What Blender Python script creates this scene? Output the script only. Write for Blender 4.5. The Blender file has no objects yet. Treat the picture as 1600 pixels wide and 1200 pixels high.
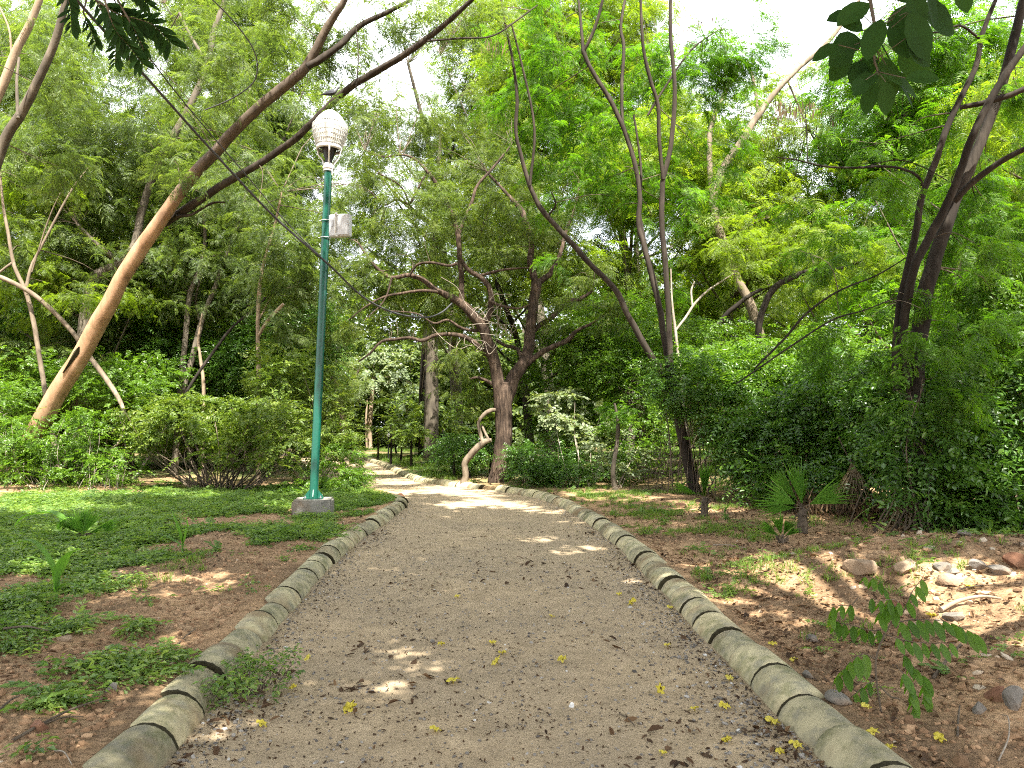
import bpy, bmesh, math, random
import numpy as np
from mathutils import Vector, Matrix

random.seed(7)
RNG = np.random.default_rng(11)
SC = bpy.context.scene
COL = SC.collection
PI = math.pi

# ------------------------------------------------------------------ camera model
CAM = np.array([0.0, 0.0, 1.5])
PITCH = math.atan(65 / 1200.0)
FOC = 1200.0
_F = np.array([0, math.cos(PITCH), math.sin(PITCH)])
_U = np.array([0, -math.sin(PITCH), math.cos(PITCH)])

def W(px, py, d):
    """World point seen at photo pixel (px, py) at forward distance d."""
    v = np.array([1.0, 0, 0]) * ((px - 800) / FOC) + _U * ((600 - py) / FOC) + _F
    return CAM + v * (d / v[1])

SUN_DIR = np.array([0.12, -0.50, 0.86]); SUN_DIR /= np.linalg.norm(SUN_DIR)

# ------------------------------------------------------------------ noise
def _hash(ix, iy, s):
    h = (ix.astype(np.int64) * 374761393 + iy.astype(np.int64) * 668265263 + s * 974634577) & 0x7fffffff
    h = ((h ^ (h >> 13)) * 1274126177) & 0x7fffffff
    return ((h ^ (h >> 16)) & 0xffff) / 65535.0

def vnoise(x, y, s=0):
    x = np.asarray(x, float); y = np.asarray(y, float)
    ix = np.floor(x); iy = np.floor(y)
    fx = x - ix; fy = y - iy
    fx = fx * fx * (3 - 2 * fx); fy = fy * fy * (3 - 2 * fy)
    a = _hash(ix, iy, s); b = _hash(ix + 1, iy, s); c = _hash(ix, iy + 1, s); d = _hash(ix + 1, iy + 1, s)
    return (a * (1 - fx) + b * fx) * (1 - fy) + (c * (1 - fx) + d * fx) * fy

def fbm(x, y, o=4, s=0):
    t = 0; a = 0.5; f = 1.0
    for k in range(o):
        t = t + a * vnoise(np.asarray(x) * f, np.asarray(y) * f, s + k * 17); a *= 0.5; f *= 2.03
    return t

def sstep(a, b, x):
    t = np.clip((np.asarray(x, float) - a) / (b - a), 0, 1)
    return t * t * (3 - 2 * t)

# ------------------------------------------------------------------ path edges (inner foot of the kerbs), x as a function of y
KR = np.array([(1.40, -6), (1.40, 2), (1.37, 3.36), (1.35, 4.0), (1.34, 4.8), (1.32, 5.7), (1.33, 6.5), (1.31, 7.4), (1.29, 9.2), (1.20, 11.0),
               (1.09, 12.3), (0.86, 14.2), (0.50, 15.7), (0.0, 16.8), (-0.6, 17.7), (-1.45, 18.6), (-2.5, 20.2), (-3.3, 22.8), (-4.5, 27.3), (-5.7, 31), (-8.6, 41), (-12, 52), (-17, 70)])
KL = np.array([(-1.47, -6), (-1.47, 2), (-1.51, 3.45), (-1.56, 3.9), (-1.60, 4.3), (-1.65, 5.1), (-1.72, 6.0), (-1.81, 7.0), (-1.92, 8.7),
               (-1.94, 9.9), (-1.91, 11.7), (-1.90, 14.06), (-2.0, 14.9), (-2.45, 16.2), (-3.3, 18), (-4.7, 20.2), (-6.0, 24.0), (-8.4, 31), (-11.3, 41), (-14.8, 52), (-20, 70)])
def xr(y): return np.interp(y, KR[:, 1], KR[:, 0])
def xl(y): return np.interp(y, KL[:, 1], KL[:, 0])

MOUNDS = [(3.7, 6.9, 1.5, 0.9, .30), (2.5, 6.6, .7, .6, .10), (5.2, 5.8, 1.6, 1.3, .28), (3.4, 4.3, 1.1, .9, .08), (-4.2, 5.2, 1.2, .9, .06), (-3.2, 9.0, 1.0, .7, .05), (-12.3, 16, 3.0, 2.0, .35), (4.2, 10.6, 1.5, .9, .06)]
def hgt(x, y):
    x = np.asarray(x, float); y = np.asarray(y, float)
    r = x - (xr(y) + .158); l = (xl(y) - .158) - x
    out = np.maximum(r, l)
    base = -0.06 + sstep(-.12, .08, out) * 0.16 + sstep(-.06, .10, l) * .035
    base = base + sstep(.2, 2.5, r) * .08 + sstep(.2, 3.5, l) * .05
    base = base + sstep(3, 14, r) * .35 * sstep(20, 12, y) + sstep(4, 16, l) * .3
    rough = sstep(.05, .5, out)
    near = sstep(30, 10, np.hypot(x, y))
    base = base + rough * ((fbm(x * .7, y * .7, 3, 5) - .45) * .14 + near * ((fbm(x * 3.1, y * 3.1, 3, 9) - .45) * .07 + (fbm(x * 11, y * 11, 2, 21) - .4) * .030))
    for (mx, my, sx, sy, h) in MOUNDS:
        base = base + rough * h * np.exp(-((x - mx) / sx) ** 2 - ((y - my) / sy) ** 2)
    return base
def gz(x, y): return float(hgt(x, y))
def G(px, py, it=6):
    """Point of the ground seen at a photo pixel."""
    v = np.array([1.0, 0, 0]) * ((px - 800) / FOC) + _U * ((600 - py) / FOC) + _F
    z = 0.08
    for _ in range(it):
        t = (z - CAM[2]) / v[2]
        p = CAM + v * t
        inside = xl(p[1]) < p[0] < xr(p[1])
        z = 0.0 if inside else .5 * z + .5 * gz(p[0], p[1])
    return np.array([p[0], p[1], 0.0 if inside else gz(p[0], p[1])])

# ------------------------------------------------------------------ scene objects
def props(o, label=None, cat=None, group=None, kind=None):
    if label: o['label'] = label
    if cat: o['category'] = cat
    if group: o['group'] = group
    if kind: o['kind'] = kind
    return o

def empty(name, loc, label, cat, group=None, kind=None):
    o = bpy.data.objects.new(name, None); COL.objects.link(o)
    o.location = [float(v) for v in loc]; o.empty_display_size = .2
    return props(o, label, cat, group, kind)

class MB:
    """Collects quads (and triangles as degenerate-free polys) and links them as one mesh object."""
    def __init__(s):
        s.v = []; s.q = []; s.t = []; s.qi = []; s.ti = []; s.qt = []; s.tt = []; s.qs = []; s.ts = []; s.n = 0
    def quads(s, V, Q, mat=0, tint=None, smooth=False):
        V = np.asarray(V, float).reshape(-1, 3); Q = np.asarray(Q, np.int64).reshape(-1, 4)
        s.v.append(V); s.q.append(Q + s.n); s.n += len(V)
        s.qi.append(np.full(len(Q), mat)); s.qs.append(np.full(len(Q), smooth))
        s.qt.append(np.full(len(Q), .5) if tint is None else np.broadcast_to(np.asarray(tint, float), (len(Q),)))
    def tris(s, V, T, mat=0, tint=None, smooth=False):
        V = np.asarray(V, float).reshape(-1, 3); T = np.asarray(T, np.int64).reshape(-1, 3)
        s.v.append(V); s.t.append(T + s.n); s.n += len(V)
        s.ti.append(np.full(len(T), mat)); s.ts.append(np.full(len(T), smooth))
        s.tt.append(np.full(len(T), .5) if tint is None else np.broadcast_to(np.asarray(tint, float), (len(T),)))
    def loose(s, Q4, mat=0, tint=None, smooth=False):
        """Q4: (n,4,3) separate quads."""
        Q4 = np.asarray(Q4, float); n = len(Q4)
        if n: s.quads(Q4.reshape(-1, 3), np.arange(n * 4).reshape(-1, 4), mat, tint, smooth)
    def tube(s, P, R, sides=6, mat=0, bump=0.0, cap=True, seed=0, tint=None):
        P = np.asarray(P, float); R = np.asarray(R, float); n = len(P)
        if R.ndim == 0: R = np.full(n, float(R))
        T = np.gradient(P, axis=0); T /= np.linalg.norm(T, axis=1)[:, None] + 1e-9
        a = np.array([1.0, 0, 0]) if abs(T[0, 0]) < .8 else np.array([0, 1.0, 0])
        nrm = a - T[0] * a.dot(T[0]); nrm /= np.linalg.norm(nrm)
        ang = np.arange(sides) / sides * 2 * PI
        V = np.zeros((n, sides, 3))
        L = np.concatenate([[0], np.cumsum(np.linalg.norm(np.diff(P, axis=0), axis=1))])
        for i in range(n):
            nrm = nrm - T[i] * nrm.dot(T[i]); nrm /= np.linalg.norm(nrm) + 1e-9
            b = np.cross(T[i], nrm)
            rr = R[i]
            if bump:
                k = L[i] / max(.05, R[0] * 3.0)
                rr = rr * (1 + bump * (2 * fbm(np.cos(ang) * 1.6 + seed * 3.7 + 40, np.sin(ang) * 1.6 + k + 40, 3, seed) - .95))
                rr = rr[:, None]
            V[i] = P[i] + rr * (np.cos(ang)[:, None] * nrm + np.sin(ang)[:, None] * b)
        i, j = np.meshgrid(np.arange(n - 1), np.arange(sides), indexing='ij')
        j2 = (j + 1) % sides
        Q = np.stack([i * sides + j, i * sides + j2, (i + 1) * sides + j2, (i + 1) * sides + j], -1).reshape(-1, 4)
        s.quads(V.reshape(-1, 3), Q, mat, tint, True)
        if cap:
            for e, ring in ((0, V[0]), (n - 1, V[-1])):
                C = np.vstack([ring, P[e]])
                k = np.arange(sides)
                t = np.stack([k, (k + 1) % sides, np.full(sides, sides)], -1)
                s.tris(C, t[:, ::-1] if e == 0 else t, mat, None, True)
    def box(s, c, size, mat=0, rot=0.0):
        x, y, z = [v / 2 for v in size]
        V = np.array([(a * x, b * y, d * z) for a in (-1, 1) for b in (-1, 1) for d in (-1, 1)])
        cr, sr = math.cos(rot), math.sin(rot)
        V = V @ np.array([[cr, sr, 0], [-sr, cr, 0], [0, 0, 1]]) + np.asarray(c)
        s.quads(V, [(0, 1, 3, 2), (4, 6, 7, 5), (0, 4, 5, 1), (2, 3, 7, 6), (0, 2, 6, 4), (1, 5, 7, 3)], mat)
    def lathe(s, prof, c=(0, 0, 0), sides=16, mat=0, axis=None, jitter=0.0, closed=False):
        prof = np.asarray(prof, float); ang = np.arange(sides) / sides * 2 * PI
        V = np.stack([prof[:, 0, None] * np.cos(ang), prof[:, 0, None] * np.sin(ang), np.repeat(prof[:, 1, None], sides, 1)], -1)
        if axis is not None:
            M = np.array(Vector((0, 0, 1)).rotation_difference(Vector(axis)).to_matrix())
            V = V @ M.T
        V = V + np.asarray(c)
        n = len(prof)
        i, j = np.meshgrid(np.arange(n - 1), np.arange(sides), indexing='ij'); j2 = (j + 1) % sides
        Q = np.stack([i * sides + j, i * sides + j2, (i + 1) * sides + j2, (i + 1) * sides + j], -1).reshape(-1, 4)
        s.quads(V.reshape(-1, 3), Q, mat, None, True)
    def mesh(s, name, mats, origin=(0, 0, 0)):
        me = bpy.data.meshes.new(name)
        V = np.concatenate(s.v) - np.asarray(origin, float) if s.v else np.zeros((0, 3))
        Q = np.concatenate(s.q) if s.q else np.zeros((0, 4), int); T = np.concatenate(s.t) if s.t else np.zeros((0, 3), int)
        nq, nt = len(Q), len(T)
        me.vertices.add(len(V)); me.vertices.foreach_set('co', V.astype(np.float32).ravel())
        me.loops.add(nq * 4 + nt * 3); me.loops.foreach_set('vertex_index', np.concatenate([Q.ravel(), T.ravel()]).astype(np.int32))
        me.polygons.add(nq + nt)
        me.polygons.foreach_set('loop_start', np.concatenate([np.arange(nq) * 4, nq * 4 + np.arange(nt) * 3]).astype(np.int32))
        cat = lambda a, b: np.concatenate(a + b) if a + b else np.zeros(0)
        me.polygons.foreach_set('material_index', cat(s.qi, s.ti).astype(np.int32))
        me.polygons.foreach_set('use_smooth', cat(s.qs, s.ts).astype(bool))
        at = me.attributes.new('tint', 'FLOAT', 'FACE'); at.data.foreach_set('value', cat(s.qt, s.tt).astype(np.float32))
        for m in (mats if isinstance(mats, (list, tuple)) else [mats]): me.materials.append(m)
        me.update(calc_edges=True)
        return me
    def obj(s, name, mats, parent=None, origin=None):
        og = (0, 0, 0) if origin is None else origin
        if parent is not None and origin is None: og = tuple(parent.location)
        o = bpy.data.objects.new(name, s.mesh(name, mats, og)); COL.objects.link(o)
        if parent is not None: o.parent = parent
        else: o.location = [float(v) for v in og]
        return o

def smooth_line(P, step=6):
    """Catmull-Rom through rows of P (any columns)."""
    P = np.asarray(P, float)
    if len(P) < 3: return np.array([P[0] + (P[-1] - P[0]) * t for t in np.linspace(0, 1, step + 1)])
    Q = np.vstack([2 * P[0] - P[1], P, 2 * P[-1] - P[-2]]); out = []
    for i in range(1, len(Q) - 2):
        for t in np.arange(step) / step:
            out.append(.5 * ((2 * Q[i]) + (-Q[i - 1] + Q[i + 1]) * t + (2 * Q[i - 1] - 5 * Q[i] + 4 * Q[i + 1] - Q[i + 2]) * t * t + (-Q[i - 1] + 3 * Q[i] - 3 * Q[i + 1] + Q[i + 2]) * t ** 3))
    out.append(P[-1])
    return np.array(out)
# ------------------------------------------------------------------ materials
class NT:
    def __init__(s, name):
        s.m = bpy.data.materials.new(name); s.m.use_nodes = True; s.t = s.m.node_tree; s.t.nodes.clear()
        s.out = s.n('ShaderNodeOutputMaterial')
    def n(s, typ, **k):
        x = s.t.nodes.new(typ)
        for a, b in k.items():
            if a.startswith('i_'): x.inputs[a[2:].replace('_', ' ')].default_value = b
            else: setattr(x, a, b)
        return x
    def l(s, a, b): s.t.links.new(a, b)
    def ramp(s, fac, stops):
        r = s.n('ShaderNodeValToRGB'); e = r.color_ramp.elements
        while len(e) < len(stops): e.new(.5)
        for k, (p, c) in enumerate(stops): e[k].position = p; e[k].color = (*c, 1)
        s.l(fac, r.inputs[0]); return r.outputs[0]
    def noise(s, scale, detail=4, rough=.55, vec=None, dist=0.0, mapscale=None, out='Fac'):
        t = s.n('ShaderNodeTexNoise'); t.inputs['Scale'].default_value = scale; t.inputs['Detail'].default_value = detail
        t.inputs['Roughness'].default_value = rough; t.inputs['Distortion'].default_value = dist
        co = vec if vec is not None else s.coord()
        if mapscale: co = s.map(co, mapscale)
        s.l(co, t.inputs['Vector']); return t.outputs[out]
    def voro(s, scale, feature='F1', out='Distance', rand=1.0):
        t = s.n('ShaderNodeTexVoronoi', feature=feature); t.inputs['Scale'].default_value = scale; t.inputs['Randomness'].default_value = rand
        s.l(s.coord(), t.inputs['Vector']); return t.outputs[out]
    def coord(s):
        if not hasattr(s, '_c'): s._c = s.n('ShaderNodeTexCoord').outputs['Object']
        return s._c
    def map(s, co, sc):
        m = s.n('ShaderNodeMapping'); m.inputs['Scale'].default_value = sc; s.l(co, m.inputs['Vector']); return m.outputs[0]
    def mix(s, f, a, b, typ='MIX'):
        m = s.n('ShaderNodeMix', data_type='RGBA', blend_type=typ)
        for sock, v in ((m.inputs[0], f), (m.inputs[6], a), (m.inputs[7], b)):
            if hasattr(v, 'is_output'): s.l(v, sock)
            elif isinstance(v, (int, float)): sock.default_value = v
            else: sock.default_value = (*v, 1)
        return m.outputs[2]
    def math(s, op, a, b=0.0, clamp=False):
        m = s.n('ShaderNodeMath', operation=op, use_clamp=clamp)
        for k, v in enumerate((a, b)):
            if hasattr(v, 'is_output'): s.l(v, m.inputs[k])
            else: m.inputs[k].default_value = v
        return m.outputs[0]
    def bump(s, h, strength=.5, dist=.02, prev=None):
        b = s.n('ShaderNodeBump'); b.inputs['Strength'].default_value = strength; b.inputs['Distance'].default_value = dist
        s.l(h, b.inputs['Height'])
        if prev is not None: s.l(prev, b.inputs['Normal'])
        return b.outputs[0]
    def bsdf(s, col, rough=.8, spec=.3, normal=None, metal=0.0):
        p = s.n('ShaderNodeBsdfPrincipled')
        for sock, v in ((p.inputs['Base Color'], col), (p.inputs['Roughness'], rough)):
            if hasattr(v, 'is_output'): s.l(v, sock)
            elif isinstance(v, (int, float)): sock.default_value = v
            else: sock.default_value = (*v, 1)
        p.inputs['Specular IOR Level'].default_value = spec; p.inputs['Metallic'].default_value = metal
        if normal is not None: s.l(normal, p.inputs['Normal'])
        return p.outputs[0]
    def done(s, sh): s.l(sh, s.out.inputs['Surface']); return s.m

def leaf_mat(name, c0, c1, c2, trans=.42, rough=.45, spec=.35, yellow=(1.7, 1.75, .7)):
    """c0..c2: leaf colours from dull to fresh; tint per leaf picks among them."""
    t = NT(name)
    a = t.n('ShaderNodeAttribute', attribute_name='tint').outputs['Fac']
    nz = t.noise(.55, 2)
    f = t.math('ADD', t.math('MULTIPLY', a, .7), t.math('MULTIPLY', nz, .45))
    f = t.math('SUBTRACT', f, .1, True)
    col = t.ramp(f, [(.1, c0), (.5, c1), (.92, c2)])
    p = t.bsdf(col, rough, spec)
    tr = t.n('ShaderNodeBsdfTranslucent')
    t.l(t.mix(1.0, col, yellow, 'MULTIPLY'), tr.inputs['Color'])
    mx = t.n('ShaderNodeMixShader'); mx.inputs[0].default_value = trans
    t.l(p, mx.inputs[1]); t.l(tr.outputs[0], mx.inputs[2])
    return t.done(mx.outputs[0])

def bark_mat(name, a, b, c, scale=9.0, stretch=.22, bump=.6, patches=None, dist=.02, upper=None):
    t = NT(name)
    co = t.coord()
    n1 = t.noise(scale, 6, .65, mapscale=(1, 1, stretch))
    n2 = t.noise(scale * .18, 3)
    n3 = t.noise(scale * 3.2, 4, .6, mapscale=(1, 1, stretch * 1.5))
    col = t.ramp(n1, [(.3, a), (.52, b), (.72, c)])
    col = t.mix(t.ramp(n2, [(.4, (0, 0, 0)), (.62, (1, 1, 1))]), col, t.mix(.5, col, a))
    if patches: col = t.mix(t.ramp(t.noise(patches[0], 3, .5), [(patches[1], (0, 0, 0)), (patches[1] + .06, (1, 1, 1))]), col, patches[2])
    if upper:                                                                      # older flaking bark gives way to grey bark on the upper limbs
        sp = t.n('ShaderNodeSeparateXYZ'); t.l(co, sp.inputs[0])
        f = t.math('ADD', t.math('MULTIPLY', t.math('SUBTRACT', sp.outputs[2], upper[0]), upper[1]), t.math('MULTIPLY', t.math('SUBTRACT', t.noise(1.6, 4), .5), 2.2), True)
        col = t.mix(f, col, t.ramp(n1, [(.3, (.045, .034, .026)), (.55, (.095, .074, .056)), (.75, (.17, .135, .10))]))
    nm = t.bump(n1, bump, dist); nm = t.bump(n3, bump * .6, dist * .4, nm)
    return t.done(t.bsdf(col, .9, .15, nm))

def simple_mat(name, col, rough=.6, spec=.3, var=.25, scale=8.0, metal=0.0, bump=.1):
    t = NT(name)
    n1 = t.noise(scale, 5, .6)
    c = t.mix(t.ramp(n1, [(.3, (0, 0, 0)), (.7, (1, 1, 1))]), [v * (1 - var) for v in col], [min(1, v * (1 + var)) for v in col])
    return t.done(t.bsdf(c, rough, spec, t.bump(t.noise(scale * 5, 3), bump, .01), metal))

M = {}
# leaves
M['feather_l'] = leaf_mat('feathery_leaf_cool', (0.050, 0.080, 0.024), (0.089, 0.131, 0.033), (0.154, 0.198, 0.046), 0.48)
M['feather_r'] = leaf_mat('feathery_leaf_vivid', (0.037, 0.085, 0.008), (0.072, 0.149, 0.013), (0.132, 0.217, 0.018), 0.54, yellow=(1.6, 1.9, .5))
M['feather_y'] = leaf_mat('feathery_leaf_fresh', (0.076, 0.122, 0.013), (0.130, 0.190, 0.019), (0.198, 0.253, 0.028), 0.52, yellow=(1.7, 1.8, .5))
M['neem'] = leaf_mat('compound_leaf_mid', (0.048, 0.078, 0.015), (0.086, 0.127, 0.021), (0.159, 0.193, 0.030), 0.48)
M['far'] = leaf_mat('distant_leaf', (0.050, 0.081, 0.021), (0.091, 0.133, 0.030), (0.155, 0.194, 0.043), 0.48)
M['shrub'] = leaf_mat('shrub_leaf', (0.049, 0.087, 0.015), (0.102, 0.156, 0.022), (0.205, 0.248, 0.041), 0.42)
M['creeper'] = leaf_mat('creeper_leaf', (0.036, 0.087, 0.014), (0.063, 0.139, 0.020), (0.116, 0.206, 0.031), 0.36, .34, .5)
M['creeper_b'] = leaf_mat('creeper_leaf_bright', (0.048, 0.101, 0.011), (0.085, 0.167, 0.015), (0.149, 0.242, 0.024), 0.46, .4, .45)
M['pale'] = leaf_mat('pale_round_leaf', (.090, .130, .060), (.150, .190, .090), (.230, .260, .130), .35, .5, .4)
M['darkround'] = leaf_mat('dark_round_leaf', (.012, .034, .008), (.020, .054, .011), (.034, .080, .016), .40, .7, .12)
M['ground'] = leaf_mat('groundcover_leaf', (0.071, 0.134, 0.031), (0.128, 0.211, 0.046), (0.227, 0.301, 0.066), .38)
M['grass'] = leaf_mat('grass_blade', (.070, .130, .020), (.120, .200, .028), (.200, .270, .045), .40)
M['palm'] = leaf_mat('palm_leaf', (0.061, 0.158, 0.023), (0.105, 0.226, 0.031), (0.176, 0.315, 0.045), .45)
M['drypalm'] = leaf_mat('dry_palm_leaf', (.16, .12, .07), (.26, .21, .13), (.38, .32, .21), .25, .7, .2, (1.2, 1.0, .7))
M['litter'] = leaf_mat('dead_leaf', (.030, .018, .010), (.075, .042, .020), (.190, .115, .055), .12, .75, .2, (1.3, .9, .6))
M['podbrown'] = leaf_mat('dry_pod', (.05, .035, .02), (.10, .065, .035), (.20, .13, .07), .2, .7, .2, (1.2, .9, .6))
M['flower'] = leaf_mat('yellow_petal', (.36, .28, .03), (.56, .48, .06), (.68, .62, .14), .30, .5, .3, (1.1, 1.05, .5))
M['flower_in'] = simple_mat('flower_throat', (.20, .15, .03), .7)
# barks
M['bark_orange'] = bark_mat('bark_orange_brown', (.19, .110, .060), (.33, .200, .115), (.43, .285, .180), 5.0, .3, .65, (1.3, .58, (.12, .072, .042)), upper=(5.0, .9))
M['bark_grey'] = bark_mat('bark_grey_brown', (.050, .042, .032), (.100, .084, .062), (.175, .150, .112), 9, .2, .6)
M['bark_dark'] = bark_mat('bark_dark', (.012, .010, .008), (.027, .022, .017), (.052, .043, .033), 9, .2, .7)
M['bark_mid'] = bark_mat('bark_tan', (.085, .066, .046), (.165, .130, .092), (.26, .215, .155), 8, .4, .7)
M['bark_stem'] = bark_mat('bark_dark_stem', (.018, .014, .011), (.040, .032, .024), (.076, .061, .046), 9, .2, .7)
M['bark_pale'] = bark_mat('bark_pale', (.16, .115, .075), (.27, .205, .140), (.38, .310, .225), 6, .3, .4)
M['bark_neem'] = bark_mat('bark_red_brown_furrowed', (.018, .013, .010), (.070, .048, .034), (.165, .118, .083), 20, .13, 1.0, dist=.05)
M['twig'] = bark_mat('twig_bark', (.05, .04, .03), (.11, .085, .06), (.19, .15, .105), 12, .3, .3)
M['twig_pale'] = bark_mat('twig_bleached', (.17, .14, .11), (.28, .24, .19), (.40, .36, .30), 12, .3, .3)
# man-made
M['cable'] = simple_mat('cable_sheath', (.05, .05, .055), .55, .3)
M['cablelit'] = simple_mat('cable_sheath_lit', (.26, .26, .25), .6, .3)  # cable sheath again with sunlight put into a lighter colour; no cable uses it
M['green'] = simple_mat('green_paint', (.004, .072, .046), .32, .5, .12, 3.0, bump=.03)
M['white'] = simple_mat('white_paint', (.56, .57, .54), .45, .4, .10, 6.0)
M['globe'] = simple_mat('frosted_globe', (.50, .51, .48), .4, .4, .06, 4.0, bump=.02)
M['black'] = simple_mat('black_plastic', (.012, .012, .013), .5, .3)
M['steel'] = simple_mat('galvanised_steel', (.42, .43, .43), .45, .5, .15, 20, .6)
M['boxwhite'] = simple_mat('box_white_paint', (.46, .48, .49), .45, .4, .08, 5.0, bump=.02)
M['bird'] = simple_mat('dark_grey_feather', (.030, .032, .040), .6, .3, .35, 30)
M['birdneck'] = simple_mat('slate_feather', (.11, .11, .13), .5, .4, .3, 30)

def concrete(name, moss=.5, base=(.420, .370, .235)):
    t = NT(name)
    oi = t.n('ShaderNodeObjectInfo').outputs['Random']
    co = t.coord()
    vec = t.n('ShaderNodeVectorMath', operation='ADD'); t.l(co, vec.inputs[0])
    cmb = t.n('ShaderNodeCombineXYZ'); k = t.math('MULTIPLY', oi, 37.0)
    for i in range(3): t.l(k, cmb.inputs[i])
    t.l(cmb.outputs[0], vec.inputs[1]); t._c = vec.outputs[0]
    n1 = t.noise(3.2, 5, .6); n2 = t.noise(9, 5, .65); n3 = t.noise(60, 3)
    c = t.ramp(n1, [(.28, [v * .42 for v in base]), (.5, base), (.72, [v * 1.35 for v in base])])
    c = t.mix(t.ramp(n2, [(.46, (0, 0, 0)), (.62, (.55, .55, .55))]), c, (.165, .165, .145))
    c = t.mix(t.ramp(t.noise(5.5, 6, .7), [(.50, (0, 0, 0)), (.66, (moss, moss, moss))]), c, (.095, .110, .032))
    c = t.mix(t.ramp(t.noise(2.1, 4, .6), [(.52, (0, 0, 0)), (.70, (.8, .8, .8))]), c, (.20, .125, .068))
    c = t.mix(1.0, c, t.ramp(oi, [(0, (.62, .62, .60)), (.5, (.92, .93, .88)), (1, (1.12, 1.08, 1.0))]), 'MULTIPLY')
    nm = t.bump(n2, .35, .012); nm = t.bump(n3, .25, .004, nm)
    return t.done(t.bsdf(c, .85, .25, nm))
M['kerb'] = concrete('mossy_concrete', .65)
M['joint'] = simple_mat('dirt_in_joint', (.030, .026, .014), .95, .1, .4, 30)
M['plinth'] = concrete('plinth_concrete', .12, (.30, .28, .25))

def soil():
    t = NT('red_brown_soil')
    n1 = t.noise(.9, 5, .6); n2 = t.noise(6, 6, .7); n3 = t.noise(38, 5, .7); n4 = t.noise(140, 2)
    c = t.ramp(n2, [(.30, (.170, .104, .056)), (.48, (.385, .242, .130)), (.68, (.540, .360, .210))])
    c = t.mix(t.ramp(n1, [(.36, (0, 0, 0)), (.6, (.75, .75, .75))]), c, (.105, .070, .040))
    c = t.mix(t.ramp(n3, [(.40, (.55, .55, .55)), (.52, (0, 0, 0))]), c, (.045, .028, .016))
    c = t.mix(t.ramp(n4, [(.60, (0, 0, 0)), (.72, (.5, .5, .5))]), c, (.33, .24, .16))
    # distance from the path turns the bare soil to thin grass
    sep = t.n('ShaderNodeSeparateXYZ'); t.l(t.coord(), sep.inputs[0])
    far = t.math('MULTIPLY', t.math('SUBTRACT', sep.outputs[1], 15.0), .16, True)
    gm = t.ramp(t.noise(.55, 5, .6), [(.40, (.15, .15, .15)), (.58, (1, 1, 1))])
    c = t.mix(t.math('MULTIPLY', gm, far), c, t.ramp(n3, [(.3, (.035, .065, .018)), (.7, (.10, .15, .038))]))
    nm = t.bump(n2, .6, .05); nm = t.bump(n3, .7, .015, nm); nm = t.bump(n4, .4, .004, nm)
    return t.done(t.bsdf(c, .95, .12, nm))
M['soil'] = soil()
def soilclod():
    t = NT('soil_clod')
    a = t.n('ShaderNodeAttribute', attribute_name='tint').outputs['Fac']
    c = t.ramp(a, [(.0, (.10, .06, .034)), (.5, (.27, .165, .092)), (.9, (.42, .28, .165)), (1, (.42, .35, .26))])
    return t.done(t.bsdf(c, .95, .1, t.bump(t.noise(60, 4), .6, .01)))
M['clod'] = soilclod()
def pathm():
    t = NT('sandy_path')
    n1 = t.noise(.8, 5, .6); n2 = t.noise(5, 6, .65); n3 = t.noise(60, 4, .7); n4 = t.noise(190, 2)
    v = t.voro(75)
    c = t.ramp(n2, [(.30, (.260, .196, .118)), (.50, (.360, .272, .165)), (.70, (.440, .338, .212))])
    c = t.mix(t.ramp(n1, [(.36, (0, 0, 0)), (.60, (.6, .6, .6))]), c, (.250, .198, .132))
    c = t.mix(t.ramp(n3, [(.36, (.50, .50, .50)), (.48, (0, 0, 0))]), c, (.095, .070, .045))
    c = t.mix(t.ramp(n4, [(.58, (0, 0, 0)), (.70, (.6, .6, .6))]), c, (.36, .31, .24))
    c = t.mix(t.ramp(n4, [(.28, (.5, .5, .5)), (.38, (0, 0, 0))]), c, (.08, .065, .05))
    nm = t.bump(n2, .35, .03); nm = t.bump(n3, .6, .010, nm); nm = t.bump(v, .5, .006, nm)
    return t.done(t.bsdf(c, .92, .15, nm))
M['path'] = pathm()
def pebm():
    t = NT('pebble_stone')
    a = t.n('ShaderNodeAttribute', attribute_name='tint').outputs['Fac']
    c = t.ramp(a, [(.0, (.06, .052, .046)), (.5, (.16, .145, .125)), (.85, (.26, .24, .21)), (1, (.46, .45, .42))])
    return t.done(t.bsdf(c, .8, .25, t.bump(t.noise(80, 3), .3, .004)))
M['pebble'] = pebm()
def rockm(name, a, b):
    t = NT(name)
    n = t.noise(7, 6, .65); oi = t.n('ShaderNodeObjectInfo').outputs['Random']
    c = t.ramp(n, [(.3, a), (.7, b)])
    c = t.mix(t.ramp(t.noise(3, 4), [(.5, (0, 0, 0)), (.68, (.7, .7, .7))]), c, (.20, .125, .070))
    c = t.mix(1.0, c, t.ramp(oi, [(0, (.75, .72, .68)), (1, (1.15, 1.12, 1.08))]), 'MULTIPLY')
    return t.done(t.bsdf(c, .88, .2, t.bump(n, .6, .03, t.bump(t.noise(45, 4), .4, .006))))
M['rock_buff'] = rockm('buff_rock', (.20, .14, .09), (.36, .28, .20))
M['rock_grey'] = rockm('grey_rock', (.095, .088, .078), (.22, .205, .18))
M['rock_red'] = rockm('red_brown_rock', (.12, .06, .038), (.24, .125, .075))
# ------------------------------------------------------------------ leaf templates: arrays (n,4,3) of quads, x along the twig, z up
def _n(v): return v / (np.linalg.norm(v, axis=-1, keepdims=True) + 1e-9)
def rhomb(base, d, side, L, Wd, droop=0.0, mid=.45):
    """Leaflet: base, right, tip, left."""
    base = np.asarray(base, float); d = _n(np.asarray(d, float)); side = np.asarray(side, float)
    tip = base + d * L; tip[..., 2] -= droop * (L[..., 0] if np.ndim(L) else L)
    m = base + d * L * mid
    return np.stack([base, m + side * Wd / 2, tip, m - side * Wd / 2], axis=-2)

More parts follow.
